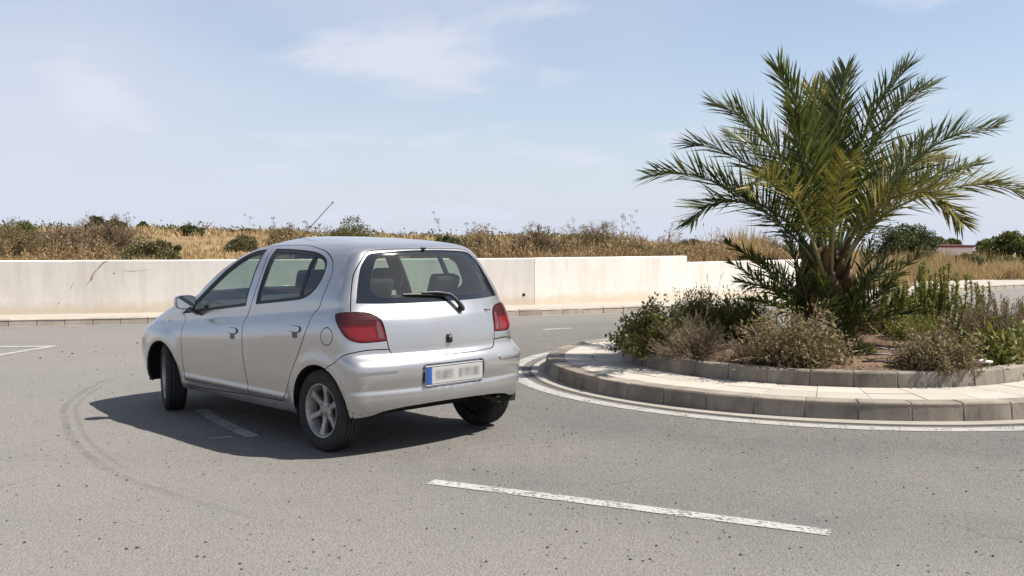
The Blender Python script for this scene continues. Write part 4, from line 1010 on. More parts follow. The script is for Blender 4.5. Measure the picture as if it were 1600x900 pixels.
#skid([(.5, 7.9), (1.6, 7.1), (2.9, 6.6), (4.4, 6.5), (6.0, 6.9)], .22, .0030); skid([(-1.2, 6.5), (0, 5.3), (1.4, 4.5), (3.2, 4.1)], .25, .0028)
def loose_stones():
    V = []; Fc = []
    def st(x, y, r_):
        b = len(V); h = r_*random.uniform(.5, .9)
        a0 = random.uniform(0, 6)
        for i in range(5): a = a0+i*1.2566; q = r_*random.uniform(.7, 1.25); V.append((x+q*math.cos(a), y+q*math.sin(a)*.8, 0.0))
        for i in range(5): a = a0+i*1.2566+.3; q = r_*random.uniform(.4, .75); V.append((x+q*math.cos(a), y+q*math.sin(a)*.8, h))
        for i in range(5): j = (i+1) % 5; Fc.append((b+i, b+j, b+5+j, b+5+i))
        Fc.append(tuple(b+5+i for i in range(5)))
    for _ in range(40): st(random.gauss(-4.6, 1.25), random.gauss(13.0, .75), random.uniform(.008, .022))
    for _ in range(420): y = 3.4+8*random.random()**1.6; st(random.uniform(-.55, .55)*y, y, random.uniform(.0035, .0105))
    for _ in range(60): st(random.uniform(-4, .5), random.uniform(3.6, 9), random.uniform(.004, .012))
    tag(obj('loose_gravel', mesh('loose_gravel', V, Fc, flat('gravel_dark', (.055, .05, .045), .9))), 'scattered dark loose stones lying on the asphalt', 'gravel', kind='stuff')
loose_stones()

# ================================================================== plants
class Veg:
    """leaf and twig geometry gathered with numpy"""
    def __init__(s): s.v = []; s.f = []; s.k = 0
    def leaves(s, C, D, U, L, W, fold=.25):
        """diamond leaves: centre-base C, direction D, side U (n,3), length L, width W (n,)"""
        n = len(C); L = np.broadcast_to(L, n)[:, None]; W = np.broadcast_to(W, n)[:, None]
        nr = np.cross(D, U); a = C; b = C+D*L*.45+U*W*.5+nr*W*fold*.5; c = C+D*L; d = C+D*L*.45-U*W*.5+nr*W*fold*.5
        s.v.append(np.stack([a, b, c, d], 1).reshape(-1, 3)); i = s.k+np.arange(n)*4
        s.f.append(np.stack([i, i+1, i+2, i+3], 1)); s.k += 4*n
    def twigs(s, Pts, Rad):
        """Pts (n,m,3) polylines, Rad (n,m): three sided tapered stems"""
        n, m, _ = Pts.shape
        T = np.gradient(Pts, axis=1); T /= np.linalg.norm(T, axis=2, keepdims=True)+1e-9
        up = np.where(np.abs(T[..., 2:3]) > .9, np.array([1., 0, 0]), np.array([0, 0, 1.])); A = np.cross(T, up); A /= np.linalg.norm(A, axis=2, keepdims=True)+1e-9; B = np.cross(T, A)
        ring_ = np.stack([Pts+Rad[..., None]*(A*math.cos(t)+B*math.sin(t)) for t in (0, 2.094, 4.189)], 2)
        s.v.append(ring_.reshape(-1, 3)); base = s.k+np.arange(n)[:, None, None]*m*3+np.arange(m-1)[None, :, None]*3; k = np.arange(3)[None, None]; k2 = (k+1) % 3
        s.f.append(np.stack([base+k, base+k2, base+3+k2, base+3+k], -1).reshape(-1, 4)); s.k += n*m*3
    def build(s, name, mat, parent=None, smooth=False):
        v = np.concatenate(s.v); f = np.concatenate(s.f)
        me = bpy.data.meshes.new(name); me.vertices.add(len(v)); me.vertices.foreach_set('co', v.astype(np.float32).ravel())
        me.loops.add(f.size); me.loops.foreach_set('vertex_index', f.astype(np.int32).ravel()); me.polygons.add(len(f))
        me.polygons.foreach_set('loop_start', np.arange(0, f.size, 4, dtype=np.int32)); me.polygons.foreach_set('loop_total', np.full(len(f), 4, np.int32))
        me.update(calc_edges=True); me.validate(); me.materials.append(mat)
        return obj(name, me, parent)
def unit(a): return a/(np.linalg.norm(a, axis=-1, keepdims=True)+1e-9)
def rv(n): return unit(rng.normal(size=(n, 3)))
M_STEM = flat('woody_stem', (.13, .095, .065), .9); M_STEMG = flat('grey_stem', (.24, .195, .155), .95)
L_GREEN = leafmat('leaf_green', [(.040, .058, .014), (.085, .108, .026), (.135, .152, .040), (.19, .19, .06)])
L_YGREEN = leafmat('leaf_yellow_green', [(.060, .080, .014), (.115, .130, .022), (.19, .18, .03), (.27, .23, .05)])
L_YGREEN2 = leafmat('leaf_mid_green', [(.10, .10, .024), (.18, .175, .042), (.27, .245, .066), (.38, .32, .11)])
L_DARK = leafmat('leaf_dark', [(.026, .040, .014), (.052, .074, .024), (.090, .110, .038)])
L_OLIVE = leafmat('leaf_olive', [(.085, .078, .030), (.15, .130, .052), (.22, .185, .085)])
L_DRY = leafmat('leaf_dry', [(.145, .105, .048), (.245, .185, .088), (.38, .30, .15)], .8, .3)
L_GREY = leafmat('twig_grey', [(.165, .118, .074), (.26, .195, .128), (.38, .30, .205)], .9, .1)
L_STRAW = leafmat('straw', [(.38, .245, .115), (.54, .38, .19), (.68, .52, .29), (.48, .31, .145)], .85, .35)
L_BROWN = leafmat('leaf_brown', [(.14, .09, .055), (.23, .155, .095), (.34, .245, .15)], .85, .2)
L_ROSE = leafmat('rosemary_green', [(.12, .14, .03), (.24, .25, .055), (.40, .38, .10)])

def shoots(n, rx, ry, h, spread=1.0, low=.12, bend=.25, seg=5, jit=.12):
    """n curved shoots from the base to a dome; returns (n,seg,3)"""
    az = rng.uniform(0, 2*np.pi, n); el = np.arcsin(rng.uniform(low, 1, n)); k = rng.uniform(.62, 1.0, n)**.6
    tip = np.stack([np.cos(az)*np.cos(el)*rx*spread, np.sin(az)*np.cos(el)*ry*spread, np.sin(el)*h], 1)*k[:, None]
    ph = rng.uniform(0, 6, 3); jit = jit*1.9
    tip *= (1+jit*np.sin(az*2+ph[0])*.7+jit*np.sin(az*5+el*4+ph[1])+jit*.6*np.sin(az*11+el*9+ph[2]))[:, None]
    tip[:, 2] = np.maximum(tip[:, 2], .05*h)
    base = np.stack([rng.normal(0, .10*rx, n), rng.normal(0, .10*ry, n), np.zeros(n)], 1); t = np.linspace(0, 1, seg)[None, :, None]
    mid = base*.5+tip*.5+np.stack([np.zeros(n), np.zeros(n), bend*h*rng.uniform(-.4, .5, n)], 1)+rng.normal(0, .05*h, (n, 3))
    return (1-t)**2*base[:, None]+2*t*(1-t)*mid[:, None]+t*t*tip[:, None]
def plant(name, loc, label, cat='shrub', group=None):
    e = empty(name, loc); tag(e, label, cat, group); return e
def leafy(name, loc, rx, ry, h, label, mat, n=220, per=26, ls=.035, lw=.5, stem=M_STEM, dead=None, cat='shrub', group=None, low=.05, part='foliage', frac=.4, up=.35):
    e = plant(name, loc, label, cat, group)
    S = shoots(n, rx, ry, h, low=low); g = Veg(); rad = np.linspace(1, .25, S.shape[1])[None]*np.full((n, 1), max(.0035, .010*h))
    g.twigs(S, rad); g.build('stems', stem, e)
    g = Veg(); t = frac+(1-frac)*rng.uniform(0, 1, (n, per))**.75; i = np.clip((t*(S.shape[1]-1)).astype(int), 0, S.shape[1]-2); a = t*(S.shape[1]-1)-i
    nn = np.arange(n)[:, None]; C = S[nn, i]*(1-a[..., None])+S[nn, i+1]*a[..., None]; D0 = unit(S[nn, i+1]-S[nn, i])
    C = C.reshape(-1, 3)+rng.normal(0, ls*.8, (n*per, 3)); D = unit(D0.reshape(-1, 3)*.5+rv(n*per)*.9+np.array([0, 0, up])); U = unit(np.cross(D, rv(n*per)))
    C[:, 2] = np.maximum(C[:, 2], .01); g.leaves(C, D, U, ls*rng.uniform(.6, 1.35, n*per), ls*lw*rng.uniform(.7, 1.2, n*per)); g.build(part, mat, e)
    return e
def twiggy(name, loc, rx, ry, h, label, mat, n=120, br=5, r0=.005, leafmat_=None, per=4, ls=.02, cat='shrub', group=None, low=.08, bend=.35, spl=.32):
    e = plant(name, loc, label, cat, group)
    S = shoots(n, rx, ry, h, low=low, bend=bend, seg=6); g = Veg(); g.twigs(S, np.linspace(1, .35, 6)[None]*rng.uniform(.7, 1.3, (n, 1))*r0)
    ti = rng.integers(2, 5, (n, br)); B0 = S[np.arange(n)[:, None], ti].reshape(-1, 3); D0 = unit(S[np.arange(n)[:, None], ti+1]-S[np.arange(n)[:, None], ti]).reshape(-1, 3); m = len(B0)
    D = unit(D0+rv(m)*.65+np.array([0, 0, .15])); L = (spl*h*rng.uniform(.5, 1.2, m))[:, None]; t = np.linspace(0, 1, 4)[None, :, None]
    Q = B0[:, None]+D[:, None]*L[:, None]*t+(rv(m)*.16)[:, None]*L[:, None]*t*t; Q[..., 2] = np.maximum(Q[..., 2], .004)
    g.twigs(Q, np.linspace(.7, .3, 4)[None]*np.full((m, 1), r0*.75))
    D2 = unit(np.repeat(D, 2, 0)+rv(2*m)*.7); B2 = np.repeat(Q[:, 2], 2, 0); L2 = np.repeat(L, 2, 0)*.5; t3 = np.linspace(0, 1, 3)[None, :, None]
    Q2 = B2[:, None]+D2[:, None]*L2[:, None]*t3; Q2[..., 2] = np.maximum(Q2[..., 2], .004); g.twigs(Q2, np.linspace(.5, .25, 3)[None]*np.full((2*m, 1), r0*.75))
    g.build('twigs', mat, e)
    if leafmat_:
        g = Veg(); tips = np.concatenate([Q[:, 3], Q2[:, 2], Q2[:, 1]]); C = np.repeat(tips, per, 0)+rng.normal(0, ls*.7, (len(tips)*per, 3)); D = unit(rv(len(C))+np.array([0, 0, .4]))
        C[:, 2] = np.maximum(C[:, 2], .01); g.leaves(C, D, unit(np.cross(D, rv(len(C)))), ls*rng.uniform(.6, 1.3, len(C)), ls*.45); g.build('dry_leaves', leafmat_, e)
    return e
def spiky(name, loc, rx, ry, h, label, mat, n=60, cat='shrub', needle=.030, den=90, r0=.004, tipmat=None, tip=0, lean=.22, nw=.16):
    """upright rosemary-like wands packed with short needles"""
    e = plant(name, loc, label, cat); g = Veg()
    b = np.stack([rng.normal(0, rx*.42, n), rng.normal(0, ry*.42, n), np.zeros(n)], 1); hh = h*rng.uniform(.45, 1.0, n)*(1-.35*(np.hypot(b[:, 0]/rx, b[:, 1]/ry)))
    tipv = b+np.stack([b[:, 0]*lean*2.2+rng.normal(0, .05, n), b[:, 1]*lean*2.2+rng.normal(0, .05, n), hh], 1); t = np.linspace(0, 1, 5)[None, :, None]
    mid = b*.45+tipv*.55+np.stack([b[:, 0]*.5, b[:, 1]*.5, -.08*hh], 1); S = (1-t)**2*b[:, None]+2*t*(1-t)*mid[:, None]+t*t*tipv[:, None]
    g.twigs(S, np.linspace(1, .5, 5)[None]*np.full((n, 1), r0)); g.build('stems', M_STEM if r0 < .008 else mat, e)
    g = Veg(); tt = rng.uniform(.10, 1, (n, den)); i = np.clip((tt*4).astype(int), 0, 3); a = tt*4-i; nn = np.arange(n)[:, None]
    C = (S[nn, i]*(1-a[..., None])+S[nn, i+1]*a[..., None]).reshape(-1, 3); D0 = unit(S[nn, i+1]-S[nn, i]).reshape(-1, 3); D = unit(D0*.75+rv(n*den)*.85)
    g.leaves(C, D, unit(np.cross(D, rv(n*den))), needle*rng.uniform(.6, 1.2, n*den), needle*nw); g.build('foliage', mat, e)
    if tip:
        g = Veg(); C = np.repeat(S[:, 4], tip, 0)+rng.normal(0, .006, (n*tip, 3)); C[:, 2] += np.tile(np.linspace(0, .05, tip), n); D = unit(rv(n*tip)*.7+np.array([0, 0, .8])); g.leaves(C, D, unit(np.cross(D, rv(n*tip))), .022, .010); g.build('seed_heads', tipmat, e)
    return e
def isl(px, py, z=None):
    """ground point on the planter soil under a pixel row of the photograph"""
    a = (px-800)/1600.; b = (450-py)/1600.; c, s_ = math.cos(R(3.03)), math.sin(R(3.03)); d = Vector((a, c+b*s_, -s_+b*c)); t = (.30-CAM_H)/d.z
    x, y = d.x*t, d.y*t
    r_ = math.hypot(x-IC.x, y-IC.y)
    if r_ > 1.95: x = IC.x+(x-IC.x)*1.95/r_; y = IC.y+(y-IC.y)*1.95/r_
    return (x, y, SOILZ(x, y)-.01)
# planter shrubs
leafy('leafy_shrub', isl(1032, 545), .50, .50, .45, 'rounded small-leaved green shrub at the far left edge of the roundabout planter', L_YGREEN2, 380, 34, .042, .62, low=.0)
leafy('leafy_shrub', isl(1092, 528), .52, .45, .49, 'tall dark olive shrub with bristly flower tips behind the rounded green shrub', L_OLIVE, 330, 38, .034, .42, up=.9)
leafy('leafy_shrub', isl(1152, 535), .42, .40, .50, 'yellowish green bushy shrub between the grey twig bush and the palm', L_YGREEN, 300, 34, .036, .45, up=.6)
twiggy('dry_twig_bush', isl(1078, 556), .42, .36, .40, 'leafless grey twig bush in front of the olive shrub on the planter', L_GREY, 190, 6, .0042, low=.05)
twiggy('dry_twig_bush', isl(1240, 566), .60, .42, .52, 'large straw coloured dry bush in front of the palm trunk', L_GREY, 150, 5, .0058, L_DRY, 1, .050, low=.05, spl=.26)
twiggy('dry_twig_bush', isl(1178, 560), .30, .28, .36, 'small sprawling bush of bent grey stems left of the large straw bush', L_GREY, 70, 4, .0045, low=.02)
leafy('small_herb', isl(1345, 556), .17, .15, .17, 'small bright green tuft right of the large straw bush', L_YGREEN, 80, 26, .026, .3, low=.0)
leafy('small_herb', isl(1322, 545), .20, .16, .24, 'low yellow green herb beside the palm trunk foot', L_YGREEN, 90, 24, .026, .35, low=.0)
spiky('rosemary_bush', isl(1450, 527), .54, .42, .98, 'upright green rosemary with finger-like branches right of the palm', L_ROSE, 120, needle=.046, den=230, nw=.28, r0=.013)
leafy('small_herb', isl(1432, 535), .40, .30, .34, 'low green growth crowding the foot of the upright rosemary', L_ROSE, 150, 26, .04, .3, low=.0, up=.9)
twiggy('dry_twig_bush', isl(1462, 572), .40, .30, .36, 'tangled brown dry bush in front of the rosemary', L_GREY, 130, 5, .0055, L_DRY, 1, .040, low=.03, bend=.6)
leafy('small_herb', isl(1421, 571), .12, .10, .12, 'tiny light green tuft at the left foot of the tangled brown bush', L_YGREEN, 60, 22, .022, .3, low=.0)
spiky('lavender_bush', (5.34, 11.15, .28), .34, .36, .58, 'purple brown faded lavender bush at the right end of the planter', L_BROWN, 190, needle=.045, den=70, tipmat=L_BROWN, tip=10, lean=.34, nw=.12)
leafy('broad_leaf_plant', isl(1558, 562), .34, .28, .36, 'yellow green broad-leaved plant under the lavender at the planter edge', L_YGREEN, 46, 9, .125, .30, frac=.2, up=.3)
leafy('broad_leaf_plant', (5.15, 10.55, .27), .26, .25, .26, 'second smaller yellow green leafy plant at the right frame edge', L_YGREEN, 40, 10, .10, .30, frac=.2, up=.3)
leafy('leafy_shrub', isl(1372, 505), .26, .26, .34, 'shaded green shrub deep between the palm and the rosemary', L_GREEN, 130, 24, .032, .5)
leafy('leafy_shrub', (2.35, 12.6, .28), .50, .40, .45, 'shaded green shrub on the far side of the planter left of the palm', L_OLIVE, 160, 26, .032, .5)
twiggy('dry_twig_bush', (4.55, 12.75, .28), .42, .35, .42, 'dry brown bush on the far side of the planter behind the rosemary', L_BROWN, 110, 5, .0042, L_DRY, 2, .022)
# tall dry flower stalks rising from the planter against the wall
def stalk(name, base, h, lean, label, heads=3, mat=L_BROWN, cat='dry stalk', umbel=False, r0=.0035, hs=.014):
    e = plant(name, base, label, cat); g = Veg(); t = np.linspace(0, 1, 6); L = np.stack([lean[0]*t**1.5, lean[1]*t**1.5, h*t], 1)
    L[1:-1, :2] += rng.normal(0, .012*h, (4, 2)); g.twigs(L[None], (np.linspace(1, .5, 6)*r0)[None]); tips = [L[-1]]
    for k in range(heads if umbel else heads-1):
        i = rng.uniform(.55, .95) if not umbel else rng.uniform(.62, .98); p = np.array([np.interp(i, t, L[:, q]) for q in range(3)])
        d = unit(np.array([rng.normal(0, .7), rng.normal(0, .7), .9])); q = p+d*h*(.12 if not umbel else rng.uniform(.12, .26)); g.twigs(np.stack([p, .5*(p+q)+[0, 0, -.01], q])[None], np.array([[.7, .55, .4]])*r0); tips.append(q)
    if umbel:
        for q in list(tips):
            m = 9; d = unit(np.stack([rng.normal(0, .8, m), rng.normal(0, .8, m), np.full(m, .9)], 1)); e2 = q+d*h*.055
            g.twigs(np.stack([np.repeat(q[None], m, 0), .5*(q+e2), e2], 1), np.tile(np.array([[.4, .35, .3]])*r0, (m, 1))); tips += list(e2)
    g.build('stem', mat, e); g = Veg(); T = np.array(tips); m = 3; C = np.repeat(T, m, 0); D = rv(len(C)); g.leaves(C, D, unit(np.cross(D, rv(len(C)))), hs, hs*.7); g.build('seed_heads', mat, e)['kind'] = 'stuff'
for px, top, ln_, lb in ((1104, 430, .07, 'tall thin dry flower stalk leaning left above the olive shrub'), (1126, 430, -.10, 'thin dry flower stalk to the right of the leaning one above the planter'), (1088, 442, .02, 'short dark seed spike rising from the olive shrub'), (1060, 444, .03, 'leftmost dark seed spike rising from the olive shrub'), (1290, 470, .04, 'pale dry stalk rising in front of the palm trunk')):
    b = isl(px, 530); p = unpx(px, top, b[1]); stalk('dry_flower_stalk', (b[0]+ln_, b[1], b[2]), p.z-b[2], (-ln_, 0), lb, 3)
# litter, drip hoses
def litter():
    g = Veg(); n = 2600; a = rng.uniform(0, 2*np.pi, n); r_ = 2.02*np.sqrt(rng.uniform(0, 1, n)); x = IC.x+r_*np.cos(a); y = IC.y+r_*np.sin(a)
    C = np.stack([x, y, np.array([SOILZ(p, q) for p, q in zip(x, y)])+.012], 1); D = unit(np.stack([rng.normal(size=n), rng.normal(size=n), rng.normal(0, .18, n)], 1)); U = unit(np.cross(D, np.array([0, 0, 1.])+rng.normal(0, .3, (n, 3))))
    g.leaves(C, D, U, rng.uniform(.03, .10, n), rng.uniform(.008, .022, n)); o = g.build('leaf_litter', L_DRY); tag(o, 'dry leaf litter and chips strewn over the planter soil', 'litter', kind='stuff')
litter()
for (x0, y0, x1, y1, w_) in ((3.30, 9.62, 4.05, 9.58, 'nearest'), (3.45, 9.95, 4.15, 10.06, 'middle'), (3.55, 10.35, 4.20, 10.32, 'farthest')):
    pts = [(x0+(x1-x0)*t, y0+(y1-y0)*t+.03*math.sin(5*t+x0), SOILZ(x0+(x1-x0)*t, y0+(y1-y0)*t)+.028+.01*math.sin(9*t)) for t in np.linspace(0, 1, 10)]
    tag(MB().tube(pts, .009, 7).build('drip_hose', M_BLACK, None, True), '%s black irrigation hose on the bare soil right of the palm' % w_, 'hose')
m = MB(); m.tube([(4.28, 9.66, .31), (4.40, 9.60, .32), (4.52, 9.58, .315)], [.02, .026, .012], 7); tag(m.build('pale_stone', flat('bleached_wood', (.62, .58, .52), .9), None, True), 'bleached white driftwood piece at the planter edge on the right', 'wood')

# ---- the palm
def mat_frond(name, cols):
    return leafmat(name, cols, .42, .30)
L_PALM = mat_frond('palm_green', [(.036, .056, .014), (.070, .098, .025), (.125, .145, .036), (.195, .195, .052)])
L_PALMY = mat_frond('palm_yellow_green', [(.085, .095, .018), (.16, .155, .028), (.26, .215, .042), (.37, .28, .065)])
L_PALMD = mat_frond('palm_dry', [(.20, .14, .08), (.30, .21, .12), (.38, .28, .17)])
M_RACH = flat('palm_rachis', (.22, .22, .085), .5); M_RACHG = flat('palm_rachis_green', (.13, .155, .055), .5)
PALM = Vector((3.45, 11.30, .33))
palm = empty('date_palm', PALM); tag(palm, 'short date palm with arching feathery fronds in the middle of the roundabout', 'palm tree')
def frond(pts, mat, rach, Lmax=.40, n=74, start=.24, wid=.021, droop=.06, parent=palm, r0=.020, sweep=.80, minsc=.3):
    pts = np.array(pts, float); cl = np.concatenate([[0], np.cumsum(np.linalg.norm(np.diff(pts, axis=0), axis=1))]); cl /= cl[-1]
    tt_ = np.linspace(0, 1, 26); S = np.stack([pchip(cl, pts[:, k], tt_) for k in range(3)], 1); ker = np.array([.25, .5, .25])
    for _ in range(3): S[1:-1] = S[:-2]*.25+S[1:-1]*.5+S[2:]*.25
    t = tt_[:, None]; base, tip = S[0], S[-1]
    total = np.linalg.norm(np.diff(S, axis=0), axis=1).sum(); sc = max(minsc, min(1.1, total/2.1))
    T = unit(np.gradient(S, axis=0)); side_ = np.cross(T, [0, 0, 1.])
    bad = np.linalg.norm(side_, axis=1) < .15; h = tip-base; h[2] = 0; alt = np.cross(h/(np.linalg.norm(h)+1e-6), [0, 0, 1.]); side_ = np.where(bad[:, None], alt, side_)
    # keep the blade's own roll steady along the spine
    side_ = unit(side_*.6+unit(side_.mean(0, keepdims=True))*.4); side_ = unit(side_-T*(side_*T).sum(1, keepdims=True)); roll = rng.normal(0, .22); nr = np.cross(side_, T); nr = np.where(nr[:, 2:3].mean() < 0, -nr, nr)
    side2 = side_*math.cos(roll)+nr*math.sin(roll); nr = nr*math.cos(roll)-side_*math.sin(roll); side_ = side2
    V = []; Fc = []; k = 0
    mb = MB(); rad = [r0*sc*(1-.86*q)+.0015 for q in t[:, 0]]; mb.tube([Vector(q) for q in S], rad, 5); V = list(mb.v); Fc = list(mb.f); nf0 = len(Fc); fm = [1]*nf0
    for sd in (-1, 1):
        u = start+(1-start)*(np.arange(n)+rng.uniform(-.35, .35, n))/n; u = np.clip(u, start, .995); i = np.clip((u*25).astype(int), 0, 24); a = (u*25-i)[:, None]
        p = S[i]*(1-a)+S[i+1]*a; tt = T[i]; ss = side_[i]*sd; nn_ = nr[i]
        w = (u-start)/(1-start); prof = np.clip(np.minimum(.30+2.6*w, 1.0), 0, 1)*(1-.52*w**2.4); L = (Lmax*sc*prof*rng.uniform(.86, 1.08, n))[:, None]
        fw = (.55+.75*w)[:, None]; vv = (rng.choice([-.42, .12, .55, .95], n, p=[.24, .24, .30, .22])+rng.normal(0, .10, n))[:, None]
        d = unit(tt*fw*sweep*1.3+ss*(.92-.35*w)[:, None]+nn_*vv*(1-.3*w)[:, None]+rng.normal(0, .07, (n, 3)))
        wv = unit(np.cross(d, nn_+rng.normal(0, .35, (n, 3)))); W = (wid*(.75+.4*rng.uniform(size=n))*np.minimum(1, .6+sc*.4))[:, None]
        mid_ = p+d*L*.5-np.array([0, 0, 1])*L*droop*.25; tp = p+d*L-np.array([0, 0, 1])*L*droop*rng.uniform(.5, 1.6, n)[:, None]
        b0 = p+wv*W*.28; b1 = p-wv*W*.28; m0 = mid_+wv*W*.5; m1 = mid_-wv*W*.5
        for q in range(n):
            z = len(V); V += [tuple(b0[q]), tuple(b1[q]), tuple(m1[q]), tuple(m0[q]), tuple(tp[q])]; Fc += [(z, z+1, z+2, z+3), (z+3, z+2, z+4)]; fm += [0, 0]
    return obj('frond', mesh('frond', V, Fc, None, False, [mat, rach], fm), parent)
def lp(px, py, dy): 
    p = unpx(px, py, 11.30+dy); return np.array(p-PALM)
def crown(px, dy, py=415): return lp(px, py, dy)
FR = [  # spine traced from base to tip (px, py), depth offset at base and tip, yellowness
    ([(1290, 440), (1276, 405), (1226, 342), (1155, 303), (1104, 279), (1053, 268), (1020, 275)], -.05, -.55, 0), ([(1291, 438), (1280, 395), (1209, 289), (1159, 251), (1108, 229), (1078, 224)], 0, .15, 0),
    ([(1293, 435), (1284, 380), (1239, 273), (1214, 239), (1180, 201), (1146, 173), (1118, 164)], .05, .25, 0), ([(1296, 440), (1290, 380), (1270, 239), (1259, 197), (1236, 142), (1215, 106)], -.10, -.40, 0),
    ([(1298, 432), (1296, 360), (1288, 240), (1279, 165), (1268, 138)], .10, .9, 1), ([(1300, 432), (1304, 350), (1309, 190), (1316, 135), (1322, 108)], .10, .5, 0),
    ([(1303, 435), (1312, 360), (1343, 226), (1364, 180), (1394, 131), (1418, 105)], 0, .1, 0), ([(1304, 432), (1318, 360), (1362, 232), (1394, 180), (1428, 147), (1455, 134)], .08, .8, 0),
    ([(1307, 436), (1326, 380), (1373, 306), (1419, 260), (1466, 222), (1516, 205), (1556, 199)], 0, .05, 0), ([(1308, 440), (1330, 392), (1372, 342), (1419, 315), (1491, 292), (1550, 287), (1592, 301)], -.08, -.75, 1),
    ([(1307, 444), (1328, 396), (1373, 325), (1407, 302), (1445, 300), (1478, 320), (1502, 349)], -.15, -1.15, 1), ([(1289, 446), (1270, 405), (1218, 349), (1176, 319), (1133, 313), (1100, 324), (1081, 345)], -.12, -.75, 0),
    ([(1292, 444), (1276, 395), (1252, 330), (1220, 285), (1190, 276), (1168, 298)], -.16, -1.5, 2), ([(1300, 444), (1301, 380), (1306, 320), (1314, 272), (1326, 247), (1337, 262)], -.18, -1.4, 2),
    ([(1304, 436), (1322, 380), (1380, 290), (1430, 252), (1472, 250)], .15, 1.4, 1), ([(1296, 442), (1284, 370), (1262, 270), (1245, 205), (1240, 172)], -.12, -.7, 0),
    ([(1293, 436), (1276, 370), (1225, 282), (1178, 232), (1142, 212)], .15, 1.7, 0), ([(1305, 436), (1326, 360), (1392, 262), (1444, 214)], .15, 1.7, 0),
    ([(1307, 438), (1330, 385), (1400, 310), (1468, 272), (1528, 258)], .10, 1.3, 0), ([(1299, 434), (1298, 340), (1294, 210), (1291, 130)], .15, 1.3, 0)]
for i, (pp, d0, d1, yl) in enumerate(FR):
    k = np.linspace(0, 1, len(pp))**1.3
    frond([lp(x, y, d0+(d1-d0)*q) for (x, y), q in zip(pp, k)], (L_PALM, L_PALMY, L_PALMY)[yl], (M_RACHG, M_RACH, M_RACH)[yl], Lmax=.52 if yl < 2 else .38, n=116 if yl < 2 else 78, start=.24, wid=.0225)
def quad(b, m, t): return [np.array(b), np.array(b)*.25+np.array(m)*1.0-np.array(t)*.25 if False else .5*(np.array(b)+np.array(m))+.06*np.array([0, 0, 1.]), np.array(m), .5*(np.array(m)+np.array(t))+.02*np.array([0, 0, 1.]), np.array(t)]
SK = [((1262, 505, -.1), (1200, 425, -.25), (1134, 379, -.4), 0), ((1262, 505, -.1), (1196, 448, -.35), (1137, 408, -.5), 0), ((1268, 500, -.15), (1246, 420, -.2), (1226, 366, -.25), 0), ((1262, 510, -.2), (1208, 478, -.45), (1168, 470, -.65), 0), ((1266, 505, .1), (1216, 440, .15), (1170, 396, .2), 0),
      ((1318, 520, -.15), (1378, 452, -.4), (1437, 397, -.6), 1), ((1312, 520, -.15), (1345, 445, -.25), (1360, 380, -.3), 0), ((1318, 525, -.2), (1362, 475, -.45), (1396, 442, -.6), 0), ((1316, 525, -.25), (1376, 500, -.55), (1428, 486, -.7), 0), ((1306, 530, -.25), (1330, 490, -.5), (1342, 452, -.6), 0), ((1310, 500, 0), (1368, 430, .1), (1412, 408, .15), 0), ((1290, 530, -.3), (1296, 470, -.5), (1276, 430, -.6), 0),
      ((1264, 490, .2), (1205, 415, .3), (1160, 402, .4), 0), ((1258, 500, 0), (1214, 456, -.1), (1150, 440, -.2), 0), ((1314, 500, .2), (1360, 440, .3), (1400, 430, .45), 0), ((1312, 515, -.1), (1352, 450, -.2), (1384, 398, -.3), 0)]
for b, md, tp, yl in SK:
    frond(quad(lp(*b), lp(*md), lp(*tp)), (L_PALM, L_PALMY)[yl], (M_RACHG, M_RACH)[yl], Lmax=.42, n=60, start=.08, r0=.014, wid=.025, minsc=.66)
frond(quad(lp(1262, 470, -.15), lp(1205, 440, -.35), lp(1160, 458, -.45)), L_PALMD, M_STEM, Lmax=.12, n=30, start=.25, droop=.5)
frond(quad(lp(1330, 420, -.15), lp(1352, 372, -.35), lp(1344, 398, -.55)), L_PALMD, M_STEM, Lmax=.12, n=26, start=.3, droop=.5)
# trunk with the cut leaf bases
def bark():
    m = N('palm_bark'); p = m.co('Object'); n = m.noise(m.mapping(p, (1, 1, .35)), 22, 6, .7); n2 = m.noise(p, 5, 3)
    c = m.ramp(n, [(.3, (.045, .028, .018)), (.55, (.13, .082, .048)), (.78, (.27, .18, .10))]); m.set(col=m.mix(.3, c, m.ramp(n2, [(.35, (.06, .04, .025)), (.65, (.26, .15, .07))])), rough=.95, normal=m.bump(n, .9, .03)); return m.m
M_BARK = bark(); M_BOOT = mat_soil('leaf_base', ((.045, .026, .014), (.115, .065, .028), (.24, .14, .06)), .5, 3.0)
tv = [(.30, -.1), (.29, .1), (.27, .3), (.245, .5), (.22, .7), (.19, .9), (.13, 1.02), (.0, 1.06)]
m = MB().lathe([(r_, z) for r_, z in tv], 26, axis='z'); mj = [(x*(1+.08*math.sin(9*math.atan2(y, x)+z*11)), y*(1+.08*math.sin(9*math.atan2(y, x)+z*11)), z) for x, y, z in m.v]; m.v = mj; m.build('trunk', M_BARK, palm, True)
